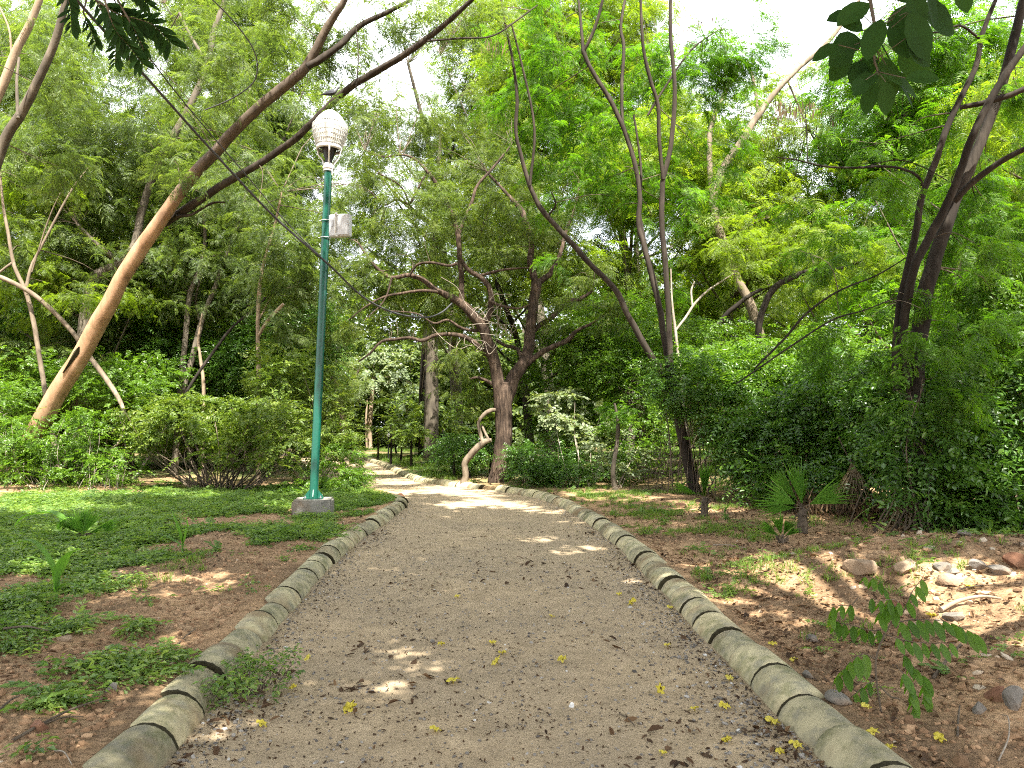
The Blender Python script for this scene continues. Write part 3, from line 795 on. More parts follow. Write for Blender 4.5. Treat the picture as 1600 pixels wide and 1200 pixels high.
m = MB(); m.tube(smooth_line([g0 + np.array([.205, -.03, .0]), g0 + np.array([.17, -.05, -.16]), top + np.array([.085, -.05, .03]), top + np.array([.075, -.06, -.10])], 6), .008, 6); m.obj('lamp_cord', M['white'], lamp)
# box
bc = W(532, 353, 12.0)
def tilted_box(mb, c, sz, mat=0, bev=.012):
    bm = bmesh.new(); bmesh.ops.create_cube(bm, size=1); bmesh.ops.scale(bm, vec=sz, verts=bm.verts); bmesh.ops.bevel(bm, geom=bm.edges[:], offset=bev, segments=2, affect='EDGES')
    V = np.array([v.co[:] for v in bm.verts]); F = [[v.index for v in f.verts] for f in bm.faces]; bm.free()
    a = -.22; R = np.array([[math.cos(a), -math.sin(a), 0], [math.sin(a), math.cos(a), 0], [0, 0, 1]]); V = V @ R.T + c
    for f in F: mb.tris(V[f], [[0, i, i + 1] for i in range(1, len(f) - 1)], mat)
    return R
m = MB(); R = tilted_box(m, bc, (.34, .13, .35)); box = m.obj('junction_box', M['boxwhite'], lamp)
def bp(x, y, z): return bc + R @ np.array([x, y, z])
m = MB(); tilted_box(m, bp(.058, -.071, 0), (.20, .016, .32), 0, .006); m.obj('door', M['boxwhite'], box, lamp.location)
m = MB(); m.tube([bp(-.045, -.085, .17), bp(-.045, -.085, -.15)], .017, 8); m.tube([bp(-.045, -.085, .17), bp(-.02, -.10, .175)], .02, 8); m.tube(smooth_line([bp(-.045, -.085, -.14), bp(-.03, -.09, -.175), bp(-.005, -.09, -.18)], 4), .016, 8); m.obj('latch_bar', M['white'], box, lamp.location)
m = MB(); m.box(bp(-.115, -.069, .03), (.035, .010, .10), 0, -.22); m.obj('printed_label', M['steel'], box, lamp.location)
for dz in (.145, -.135):
    m = MB(); pc = foot + ax * ((bc[2] + dz - foot[2]) / ax[2])
    P = np.array([(pc[0] + .078 * math.cos(a), pc[1] + .078 * math.sin(a), pc[2]) for a in np.linspace(0, 2 * PI, 25)]); m.tube(P, .008, 6)
    m.tube([pc + [.07, -.02, 0], bp(-.15, -.02, dz)], .009, 6); m.tube([pc + [-.078, 0, 0], pc + [-.11, -.01, 0]], .008, 6); m.obj('clamp', M['steel'], lamp)

# ------------------------------------------------------------------ cables
def cable(name, label, pts, r, mat):
    m = MB(); P = smooth_line(pts, 10); m.tube(P, r, 6)
    props(m.obj(name, mat, None, tuple(P[0])), label, 'cable')
cable('overhead_cable', 'thick black cable sagging from upper left past the lamp post to the forked tree', [W(60, -80, 7.6), W(120, 0, 8.0), W(228, 120, 9.3), W(340, 245, 10.6), W(430, 340, 11.5), W(512, 412, 12.0), W(570, 466, 13.8), W(620, 490, 15.4), W(665, 496, 16.8), W(690, 488, 17.8), W(706, 474, 18.6)], .019, M['cable'])
cable('overhead_wire', 'thin dark wire running beside the thick overhead cable down to the lamp post', [W(140, -70, 7.8), W(190, 20, 8.3), W(230, 85, 9.0), W(300, 175, 10.2), W(390, 280, 11.2), W(450, 350, 11.8), W(505, 405, 12.1)], .009, M['cable'])
cable('hanging_wire', 'black wire looping down at the top left above the leaning trunk', [W(322, -10, 11.0), W(362, 30, 11.2), W(392, 70, 11.4), W(402, 100, 11.6), W(395, 130, 11.8), W(360, 155, 12.0), W(320, 172, 12.2)], .010, M['cable'])
# ------------------------------------------------------------------ gaps through which the sun reaches the ground
for (px, py, r) in ((640, 1038, .38), (905, 858, .28), (835, 838, .18), (800, 787, .55), (700, 787, .5), (860, 800, .35), (620, 752, .8), (585, 738, .8), (560, 725, .6), (760, 775, .5), (900, 815, .22),
                    (1270, 925, .60), (1335, 895, .55), (1410, 892, .45), (1500, 905, .40), (1210, 905, .42), (1450, 945, .32), (1560, 955, .50), (1230, 965, .25), (1160, 940, .2), (1120, 885, .24), (1300, 960, .2), (1180, 870, .22), (1060, 820, .25),
                    (175, 1085, .22), (230, 1075, .12), (290, 990, .14), (500, 755, .6), (20, 770, 1.0), (60, 790, .8), (470, 775, .3), (420, 790, .4), (330, 780, .5), (120, 800, .5), (1000, 778, .5), (930, 770, .5), (640, 690, 1.4), (690, 705, 1.2), (850, 660, 2.0), (560, 770, .5), (250, 910, .25), (110, 870, .25)):
    BEAMS.append((G(px, py), r))
for (px, py, d, r) in ((60, 660, 16.5, .7), (110, 560, 16.2, .8), (170, 470, 15.8, .8), (230, 370, 15.4, .6), (280, 650, 15.5, .9), (380, 640, 15.5, .7), (150, 690, 15.8, .9), (30, 690, 15.8, .8), (60, 560, 17.2, .4),
                       (786, 690, 19, .35), (600, 590, 44, 3.2), (570, 555, 40, 2.4), (640, 600, 36, 2.0), (610, 640, 38, 2.0), (700, 720, 18, .4), (514, 205, 12.2, .40), (500, 600, 12.15, .22), (488, 790, 12.1, .3),
                       (1254, 790, 10.5, .42), (1100, 785, 12.5, .5), (128, 830, 9.6, .5), (90, 900, 7.4, .4), (1180, 570, 14.6, 1.2), (1260, 590, 14.0, .9), (1120, 570, 15, .8), (1310, 680, 12.2, .5), (1590, 480, 10.4, .6), (1560, 740, 9.5, .35), (1180, 480, 20, .6), (920, 650, 18, .9), (970, 720, 17, .6), (1010, 480, 15.2, .4)):
    BEAMS.append((W(px, py, d), r))

# ------------------------------------------------------------------ left side
LT = tree('leaning_tree', 'tall orange-barked tree leaning right across the lamp post from the left bushes', [
    (16.3, 13.3, [(35, 712, 44), (78, 635, 45), (130, 548, 43), (172, 470, 40), (215, 398, 36), (250, 345, 33), (290, 290, 30), (335, 238, 28), (372, 200, 26), (405, 168, 26), (456, 127, 25), (482, 98, 23), (512, 41, 19), (535, 7, 16), (556, -40, 11)]),
    (15.2, 12.9, [(256, 348, 22), (290, 328, 21), (330, 300, 19), (385, 268, 18), (430, 240, 17), (456, 221, 17), (485, 194, 17), (512, 167, 17), (550, 135, 17), (587, 112, 17), (625, 90, 16), (662, 64, 15), (700, 34, 13), (737, 0, 11), (770, -35, 8)]),
    (13.3, 13.6, [(480, 104, 17), (505, 90, 17), (531, 71, 16), (561, 41, 14), (606, 19, 11), (650, -5, 8)]),
    (13.1, 14.5, [(668, 64, 5), (720, 60, 5), (770, 56, 4), (810, 30, 4), (840, 8, 3)]),
    (15.0, 15.2, [(275, 338, 9), (300, 335, 7), (330, 318, 6), (352, 316, 4)]),
    (13.2, 13.4, [(556, 140, 4), (560, 90, 3), (556, 40, 3)]),
], [(420, 70, 14.2, 130, 60, 1.8, .8), (330, 170, 14.8, 90, 80, 1.8, .8), (560, 30, 14.4, 110, 50, 1.6, 1.7), (640, 100, 15, 60, 40, 1.2, .9), (470, 40, 14.6, 60, 50, 1.2, .8), (570, 190, 14.6, 60, 60, 1.5, .9), (470, 180, 13.8, 60, 40, .8, .5), (690, 30, 14.6, 90, 50, 1.5, 1.8), (430, 330, 14.2, 60, 40, .8, .5), (210, 220, 14.6, 60, 40, 1.0, .3), (330, 300, 14.6, 60, 30, .6, .35), (240, 350, 15.0, 40, 24, .5, .4)],
    'feather', 'feather_l', 'bark_orange', bark2='bark_stem', seed=3, sides=18, bump=.14, wk=.64)
L_ = LIMBS['leaning_tree']; pr = np.stack([800 + L_[:, 0] / L_[:, 1] * FOC, 665 - (L_[:, 2] - 1.5) / L_[:, 1] * FOC], -1)
m = MB(); k = np.argsort(np.hypot(pr[:, 0] - 122, pr[:, 1] - 572))[0]; tg = _n(L_[k + 1] - L_[k - 1]); sd = _n(np.cross(tg, np.array([0, 1.0, 0])))
c0 = L_[k] + np.array([.05, -.215, 0]) + sd * .07; V = []
for u, w_ in ((-.36, .004), (-.2, .030), (0, .048), (.16, .060), (.26, .045), (.33, .006)): V += [c0 + tg * u - sd * w_ + [0, .03, 0], c0 + tg * u + [0, -.01, 0], c0 + tg * u + sd * w_ * .8 + [0, .03, 0]]
Q = [[3 * i + j, 3 * i + j + 1, 3 * i + j + 4, 3 * i + j + 3] for i in range(5) for j in range(2)]; m.quads(V, Q, 0); m.obj('bark_split', M['joint'], LT)
tree('dark_leaning_tree', 'slim dark grey tree slanting up to the right at the top left corner', [
    (12.4, 11.6, [(-60, 420, 22), (-20, 300, 21), (5, 225, 19), (35, 175, 18), (62, 120, 17), (88, 60, 15), (102, 0, 13), (112, -60, 10)]),
    (11.9, 12.2, [(28, 185, 7), (26, 130, 6), (30, 90, 5)]),
], [(50, 120, 12, 70, 50, 1.2, .8), (150, 70, 12.3, 90, 60, 1.2, .45), (70, 320, 12.6, 70, 60, 1.2, .7)], 'feather', 'feather_l', 'bark_grey', seed=5)
tree('pale_leaning_tree', 'pale pinkish trunk slanting behind the dark one at the top left corner', [
    (14.5, 13.8, [(-110, 400, 20), (-40, 230, 18), (0, 145, 17), (25, 80, 16), (48, 35, 14), (70, -20, 12)]),
    (14.2, 14.0, [(18, 90, 5), (14, 45, 4), (-6, 0, 4)]),
], [(20, 60, 14, 80, 70, 1.5, .8), (30, 230, 14.5, 90, 60, 1.5, .9)], 'feather', 'feather_l', 'bark_pale', seed=6)
tree('kinked_tree', 'grey brown tree with a kink where its trunk passes behind the leaning orange trunk', [
    (19.5, 20, [(128, 640, 26), (130, 560, 26), (134, 500, 25), (142, 450, 24), (160, 425, 22), (190, 412, 19), (212, 380, 17), (222, 330, 15), (245, 260, 15), (275, 205, 14), (300, 160, 13), (325, 100, 13), (333, 55, 12), (350, 5, 10), (356, -30, 8)]),
    (19.9, 20.5, [(325, 100, 7), (300, 60, 6), (280, 20, 5)]),
    (19.7, 19, [(190, 412, 12), (150, 380, 9), (120, 350, 6)]),
], [(240, 110, 20.5, 150, 90, 3, .7), (150, 270, 20.5, 150, 100, 3, 1.3), (330, 250, 21, 120, 90, 3, 1.1), (100, 400, 20.5, 100, 60, 2.5, 1.0)], 'feather', 'feather_l', 'bark_grey', seed=8)
tree('thin_forked_tree', 'thin pale sapling trunk forking in two at the left edge before the creeper bank', [
    (17.2, 17.2, [(72, 620, 9), (62, 560, 9), (52, 500, 9), (40, 455, 8), (22, 415, 7), (12, 360, 6), (5, 320, 5), (0, 270, 4)]),
    (17.2, 17.5, [(40, 458, 7), (48, 420, 6), (62, 390, 5), (110, 300, 4), (140, 260, 3)]),
    (17.2, 17, [(20, 410, 5), (0, 425, 5), (-30, 450, 5)]),
    (17.2, 17, [(50, 425, 3), (75, 345, 3), (95, 300, 2)]),
], [(40, 400, 18.5, 80, 60, 1.5, .7), (110, 470, 18.5, 90, 50, 1.5, .6), (60, 280, 18, 80, 40, 1.5, .8)], 'feather', 'feather_y', 'bark_mid', seed=9)
m = MB(); P = smooth_line([[*W(x, y, d), w / 2 / FOC * d] for x, y, d, w in ((-40, 422, 16.9, 10), (10, 437, 16.9, 10), (60, 466, 17, 10), (110, 515, 17.2, 10), (142, 560, 17.3, 11), (170, 598, 17.2, 11), (190, 632, 16.9, 9), (195, 660, 16.6, 6), (186, 690, 16.4, 5), (165, 708, 16.3, 4), (140, 722, 16.2, 4))], 6); P[-1, 2] = gz(P[-1, 0], P[-1, 1]) + .1
m.tube(P[:, :3], P[:, 3] * .72, 8, 0, .08); props(m.obj('woody_vine', M['bark_mid'], None, tuple(P[0, :3])), 'long bare woody vine drooping in an arc behind the leaning orange trunk', 'vine')
tree('twin_stem_tree', 'pair of slim grey stems rising in a narrow fork behind the left bushes', [
    (20.5, 20.8, [(280, 640, 12), (284, 590, 11), (290, 520, 11), (297, 460, 10), (312, 420, 9), (320, 380, 7), (318, 330, 6)]),
    (20.5, 21.5, [(282, 620, 12), (300, 560, 12), (316, 500, 11), (334, 455, 10), (350, 410, 9), (372, 350, 7), (385, 300, 5)]),
    (21, 21, [(310, 500, 6), (306, 470, 5), (312, 440, 5), (322, 400, 4)]),
], [(330, 400, 21.5, 130, 70, 2.5, 1.1), (250, 450, 21.5, 100, 70, 2.5, 1.0), (400, 340, 21.5, 80, 70, 2.5, 1.0)], 'feather', 'feather_l', 'bark_grey', seed=12)
tree('bare_stem_tree', 'thin pale leafless stem standing just right of the twin grey stems', [(19.5, 19.5, [(318, 645, 7), (318, 600, 7), (313, 560, 6), (310, 530, 5), (316, 490, 3)])], [], bark='bark_pale', seed=13)
tree('slanting_dark_sapling', 'thin dark sapling slanting up to the right between twin stems and lamp post', [
    (18.5, 19.3, [(292, 612, 6), (305, 590, 6), (330, 555, 6), (360, 515, 5), (400, 480, 4), (430, 450, 3)])], [(420, 450, 19.3, 60, 40, 1, .8)], 'feather', 'feather_l', 'bark_dark', seed=14)
tree('broken_stem_tree', 'pale snapped stem leaning right from a thin upright trunk left of the lamp post', [
    (18.0, 18.2, [(404, 640, 9), (404, 580, 9), (403, 520, 8), (404, 470, 8), (408, 430, 7), (418, 390, 6), (430, 350, 5), (440, 300, 4)]),
    (18.0, 17.6, [(404, 525, 6), (418, 502, 7), (432, 486, 7), (443, 475, 6)]),
    (18.1, 18.6, [(404, 500, 5), (415, 480, 4), (424, 460, 4)]),
], [(440, 400, 18.8, 70, 70, 2, 1.1), (400, 300, 18.8, 80, 70, 2, .9), (460, 500, 19, 50, 50, 2, .8), (555, 350, 20.5, 60, 50, 1.2, 1.1), (520, 430, 20, 50, 50, 1.2, 1.0), (560, 270, 21, 50, 50, 1.2, .8)], 'feather', 'feather_l', 'bark_pale', seed=15)

# ------------------------------------------------------------------ the forked tree in the middle
tree('forked_tree', 'stout furrowed reddish brown tree forking low in the middle where the path bends', [
    (19.0, 19.0, [(781, 764, 46), (783, 730, 43), (786, 690, 41), (788, 650, 40), (787, 618, 46), (786, 596, 40)]),
    (19.0, 18.6, [(783, 625, 34), (776, 585, 30), (768, 550, 28), (759, 525, 27), (752, 508, 26), (738, 492, 24), (720, 474, 21), (700, 462, 16), (680, 452, 13), (662, 438, 12), (640, 430, 11), (612, 434, 10), (590, 420, 8), (572, 398, 6), (560, 380, 4)]),
    (19.0, 19.6, [(790, 625, 34), (802, 592, 32), (818, 566, 29), (826, 540, 27), (831, 500, 25), (834, 470, 24), (838, 446, 25), (838, 436, 20)]),
    (18.8, 19.4, [(722, 478, 14), (721, 440, 13), (718, 400, 13), (716, 370, 12), (710, 345, 11), (700, 320, 10), (685, 292, 9), (668, 268, 8), (650, 250, 6), (630, 242, 5), (600, 245, 4), (570, 235, 3)]),
    (19.2, 20, [(716, 372, 9), (724, 345, 8), (736, 318, 8), (746, 290, 7), (768, 265, 6), (800, 225, 4)]),
    (18.9, 18.6, [(752, 510, 16), (764, 492, 15), (768, 465, 14), (762, 445, 13), (748, 432, 11), (730, 420, 11), (718, 402, 9)]),
    (19.6, 20.2, [(836, 440, 18), (828, 410, 16), (830, 380, 14), (822, 350, 14), (816, 330, 13), (800, 312, 10), (780, 290, 7), (760, 268, 5)]),
    (19.6, 20.4, [(838, 442, 16), (852, 434, 15), (862, 424, 13), (876, 395, 10), (885, 360, 8), (900, 320, 6), (905, 280, 4)]),
    (19.0, 18.6, [(764, 556, 13), (742, 536, 12), (722, 525, 11), (700, 522, 10), (680, 524, 9), (660, 532, 9), (640, 528, 8), (618, 530, 7), (596, 534, 6), (578, 552, 5), (560, 565, 4)]),
    (19.2, 19.0, [(824, 568, 15), (845, 552, 14), (868, 540, 13), (886, 532, 12), (900, 518, 9), (925, 505, 6), (948, 490, 5)]),
    (19.4, 20.2, [(832, 520, 11), (846, 506, 11), (862, 496, 12), (878, 480, 12), (895, 470, 13), (905, 468, 10), (925, 455, 6)]),
    (19.4, 20.6, [(815, 560, 10), (808, 545, 9), (790, 540, 9), (776, 532, 8)]),
    (19.0, 18.4, [(752, 515, 9), (738, 516, 8), (720, 512, 7), (700, 500, 6), (678, 505, 5), (650, 490, 4), (600, 485, 3)]),
    (18.7, 18.3, [(690, 456, 8), (660, 454, 7), (630, 458, 6), (600, 464, 5), (570, 480, 4), (545, 500, 3)]),
    (19.0, 18.7, [(774, 602, 10), (760, 595, 8), (746, 590, 6), (735, 592, 4)]),
    (18.6, 18.2, [(640, 430, 6), (652, 414, 6), (672, 410, 6), (700, 415, 7), (715, 412, 7)]),
    (18.8, 18.3, [(748, 432, 8), (775, 424, 7), (800, 420, 5), (830, 418, 3)]),
    (18.7, 18.4, [(764, 470, 8), (785, 478, 6), (810, 482, 5), (830, 475, 3)]),
    (18.6, 18.2, [(612, 434, 6), (600, 470, 4), (570, 500, 3)]),
    (19.3, 18.9, [(668, 268, 5), (650, 300, 5), (640, 318, 6), (620, 312, 5), (600, 320, 4), (580, 300, 3)]),
    (19.3, 18.9, [(640, 318, 5), (625, 290, 4), (590, 270, 4)]),
], [(620, 300, 20.1, 90, 60, 1.3, 0.59), (570, 350, 19.9, 60, 60, 1.2, 0.76), (640, 380, 19.9, 70, 40, 1.2, 0.86), (720, 260, 20.9, 90, 50, 1.2, 0.49), (800, 250, 21.3, 60, 50, 1.2, 0.54), (850, 330, 21.3, 60, 50, 1.2, 0.76), (880, 300, 21.5, 60, 60, 1.2, 0.76), (790, 390, 20.5, 70, 40, 1.2, 0.97),
    (590, 440, 19.5, 60, 40, 0.9, 0.97), (670, 400, 19.7, 50, 30, 0.9, 0.76), (620, 190, 20.9, 90, 60, 1.2, 0.97), (720, 190, 21.4, 80, 40, 1.2, 0.65), (640, 500, 19.1, 80, 30, 0.9, 1.08), (580, 510, 19.1, 50, 35, 0.9, 1.08), (680, 560, 19.3, 70, 40, 0.9, 0.97), (700, 620, 19.7, 50, 40, 0.7, 0.86), (900, 440, 20.9, 50, 40, 0.9, 0.86), (940, 500, 19.7, 50, 40, 0.9, 0.86), (870, 520, 20.1, 50, 30, 0.9, 0.65), (750, 590, 20.1, 50, 30, 0.7, 0.65), (690, 480, 19.3, 50, 25, 0.7, 0.65), (640, 270, 18.6, 70, 40, .6, .45), (700, 340, 18.6, 60, 40, .5, .5), (850, 360, 18.9, 60, 40, .5, .5), (800, 300, 18.9, 50, 40, .5, .4), (600, 420, 18.2, 60, 30, .5, .5), (920, 470, 18.8, 50, 26, .5, .5)],
    'neem', 'neem', 'bark_neem', cov=1.2, seed=21, sides=20, bump=.16, scale=(.6, .95), wk=.66,
    extra=lambda c, rs, lp: stamp(c, 'pods', blob_points(wblob(622, 560, 18.5, 26, 26, .5), 60, rs), rs.uniform(0, 6.3, 60), np.zeros(60), np.zeros(60), rs.uniform(.8, 1.5, 60), 2, rs, np.full(60, -.4)))
# tangle of bare vine stems caught in the fork
m = MB(); rs = np.random.default_rng(8)
for k in range(15):
    a = W(rs.uniform(735, 800), rs.uniform(480, 545), rs.uniform(18.3, 18.9)); pts = [a]
    for j in range(5): pts.append(pts[-1] + rs.normal(0, .22, 3) * [1, .5, 1])
    m.tube(smooth_line(pts, 4), .007, 4, cap=False)
props(m.obj('dry_vine_tangle', M['twig_pale'], None, tuple(W(768, 510, 18.6))), 'tangle of bleached leafless vine caught in the fork of the furrowed tree', 'vine')
tree('twisted_tree', 'pale twisted trunk bending right before the furrowed tree at the kerb', [
    (18.5, 18.4, [(722, 762, 15), (728, 742, 14), (726, 725, 14), (734, 712, 15), (748, 698, 15), (758, 690, 13), (768, 688, 8)]),
    (18.4, 18.6, [(754, 692, 9), (750, 675, 8), (748, 660, 7), (754, 650, 8), (764, 642, 10), (774, 640, 8)]),
    (18.4, 18.7, [(764, 688, 7), (758, 676, 6), (752, 664, 5)])], [], bark='bark_mid', seed=23, bump=.35, wk=.72)

# ------------------------------------------------------------------ right side
tree('multi_stem_tree', 'clump of slim grey stems fanning up from one creeper covered base beside the right verge', [
    (15.2, 15.2, [(1086, 770, 24), (1078, 735, 24), (1068, 690, 24), (1058, 640, 23), (1048, 600, 22), (1044, 570, 18)]),
    (15.2, 14.6, [(1052, 620, 16), (1040, 590, 15), (1020, 560, 15), (1000, 527, 15), (980, 490, 14), (966, 460, 14), (950, 440, 13), (925, 415, 13), (900, 388, 13), (870, 355, 12), (845, 325, 12), (828, 290, 10), (815, 245, 9), (806, 205, 8), (808, 150, 8), (800, 90, 6), (790, 40, 5), (780, -20, 4)]),
    (15.2, 15.4, [(1050, 600, 14), (1040, 540, 14), (1030, 480, 14), (1018, 430, 13), (1008, 390, 12), (998, 350, 12), (1000, 310, 11), (994, 265, 11), (980, 215, 11), (955, 160, 11), (925, 110, 10), (911, 80, 10)]),
    (15.4, 15.7, [(911, 82, 8), (908, 40, 7), (902, -20, 5)]),
    (15.4, 15.2, [(912, 80, 8), (925, 55, 8), (938, 15, 7), (948, -30, 5)]),
    (15.0, 14.7, [(1052, 610, 14), (1046, 540, 14), (1044, 480, 13), (1040, 420, 13), (1035, 360, 13), (1034, 310, 13), (1036, 278, 12), (1046, 240, 11), (1052, 190, 11), (1054, 130, 10), (1048, 60, 9), (1048, -20, 7)]),
    (14.8, 14.4, [(1036, 280, 9), (1030, 220, 9), (1028, 165, 9), (1016, 125, 9), (1006, 80, 8), (1002, 30, 7), (1000, -30, 6)]),
    (15.3, 15.5, [(1044, 580, 9), (1032, 500, 8), (1024, 440, 8), (1010, 390, 7), (1000, 330, 6), (1002, 270, 6), (995, 210, 5), (990, 180, 5)]),
    (15.5, 15.9, [(972, 195, 8), (972, 130, 8), (975, 75, 8), (970, 40, 7), (980, -20, 6)]),
    (15.4, 15.6, [(1012, 180, 5), (1040, 135, 5), (1080, 78, 4), (1125, 45, 3)]),
    (14.7, 14.4, [(828, 290, 7), (835, 200, 6), (815, 100, 5), (800, 40, 4)]),
    (15.0, 14.6, [(858, 335, 6), (868, 320, 4), (862, 300, 3)]),
    (15.3, 15.2, [(1092, 775, 20), (1080, 735, 17), (1070, 690, 14), (1062, 650, 10)]),
], [(960, 170, 16.8, 90, 80, 1.0, .6), (1080, 90, 16.6, 90, 80, 1.0, 1.2), (1000, 320, 16.8, 100, 80, .9, .7), (890, 250, 16.8, 70, 80, 1.0, .7), (850, 150, 16.6, 80, 90, 1.0, .8), (1150, 70, 15.8, 60, 60, 1.2, 1.0), (900, 400, 16.4, 60, 40, .8, .5), (1100, 260, 16.8, 70, 80, 1.0, .5), (1000, 440, 16.8, 80, 50, .9, .5), (880, 50, 16.6, 80, 60, 1.0, .7), (820, 20, 16, 60, 40, 1.2, .7), (930, 330, 14.6, 40, 30, .4, .35), (1090, 50, 14.4, 40, 40, .5, .5), (985, 260, 14.6, 30, 25, .3, .3)],
    'feather', 'feather_r', 'bark_stem', seed=31, sides=12, wk=.68, scale=(.75, 1.15), extra=lambda c, rs, lp: [stamp(c, 'pods', blob_points(wblob(px, py, 15.3, 50, 25, .8), 10, rs), rs.uniform(0, 6.3, 10), np.zeros(10), np.zeros(10), np.ones(10), 2, rs) for px, py in ((770, 60), (1165, 15), (1110, 30))])
tree('white_stem_sapling', 'slender white barked sapling forking beside the fanning grey stems', [
    (16.2, 16.2, [(1064, 590, 6), (1058, 540, 6), (1055, 515, 6), (1050, 470, 4), (1048, 420, 3)]),
    (16.2, 16.4, [(1056, 516, 5), (1072, 495, 5), (1085, 475, 5), (1105, 455, 4), (1130, 438, 3), (1150, 425, 2)]),
    (16.3, 16.5, [(1082, 478, 4), (1080, 455, 4), (1085, 440, 3)])], [(1120, 400, 16.6, 60, 40, 1, .8)], 'feather', 'feather_y', 'twig_pale', seed=33)
tree('pale_bent_tree', 'pale bent trunk catching sun behind the fanning stems, leaning to the upper right', [
    (20, 21, [(1200, 600, 26), (1192, 545, 24), (1180, 500, 24), (1166, 462, 22), (1150, 430, 18), (1135, 390, 20), (1120, 350, 22), (1115, 315, 20), (1122, 282, 20), (1138, 250, 18), (1160, 220, 17), (1185, 180, 15), (1215, 140, 13), (1250, 105, 11), (1290, 70, 10), (1325, 25, 8), (1350, -10, 6)]),
    (20.6, 21, [(1112, 300, 13), (1108, 240, 13), (1112, 195, 12), (1130, 150, 10), (1158, 100, 8)]),
    (20.8, 21, [(1185, 180, 8), (1178, 130, 7), (1168, 95, 6)]),
    (20.4, 20.2, [(1122, 343, 8), (1135, 341, 7), (1150, 342, 4)]),
    (21, 21.2, [(1230, 125, 5), (1250, 170, 4), (1262, 200, 3)]),
    (20.2, 20, [(1140, 392, 5), (1175, 390, 4), (1195, 388, 3)]),
], [(1210, 300, 22.8, 100, 80, 1.2, .8), (1130, 190, 22.5, 90, 70, 1.2, .9), (1150, 400, 22.6, 90, 60, 1.2, .9), (1240, 240, 22.2, 60, 50, 1.2, .5), (1290, 330, 22, 90, 80, 2, .9), (1140, 410, 19.4, 40, 20, .5, .3), (1300, 120, 22.8, 60, 50, 1.0, .4)], 'feather', 'feather_y', 'bark_mid', seed=35, wk=.68,
    extra=lambda c, rs, lp: stamp(c, 'pods', blob_points(wblob(1260, 170, 21, 60, 50, 1), 60, rs), rs.uniform(0, 6.3, 60), np.zeros(60), np.zeros(60), rs.uniform(1, 2, 60), 2, rs))
tree('arching_dark_tree', 'dark arching limb curving over to the right beside the pale bent trunk', [
    (18.5, 17.5, [(1188, 580, 13), (1184, 545, 13), (1186, 510, 13), (1195, 475, 13), (1212, 448, 13), (1240, 432, 12), (1275, 422, 10), (1320, 418, 7), (1360, 400, 5)]),
    (20, 19.5, [(1108, 560, 9), (1116, 520, 10), (1135, 492, 10), (1150, 478, 10), (1175, 460, 8), (1205, 445, 6)])], [(1260, 400, 18.4, 90, 50, 1.6, .9), (1330, 420, 17.8, 70, 50, 1.5, .9)], 'feather', 'feather_y', 'bark_dark', seed=37)
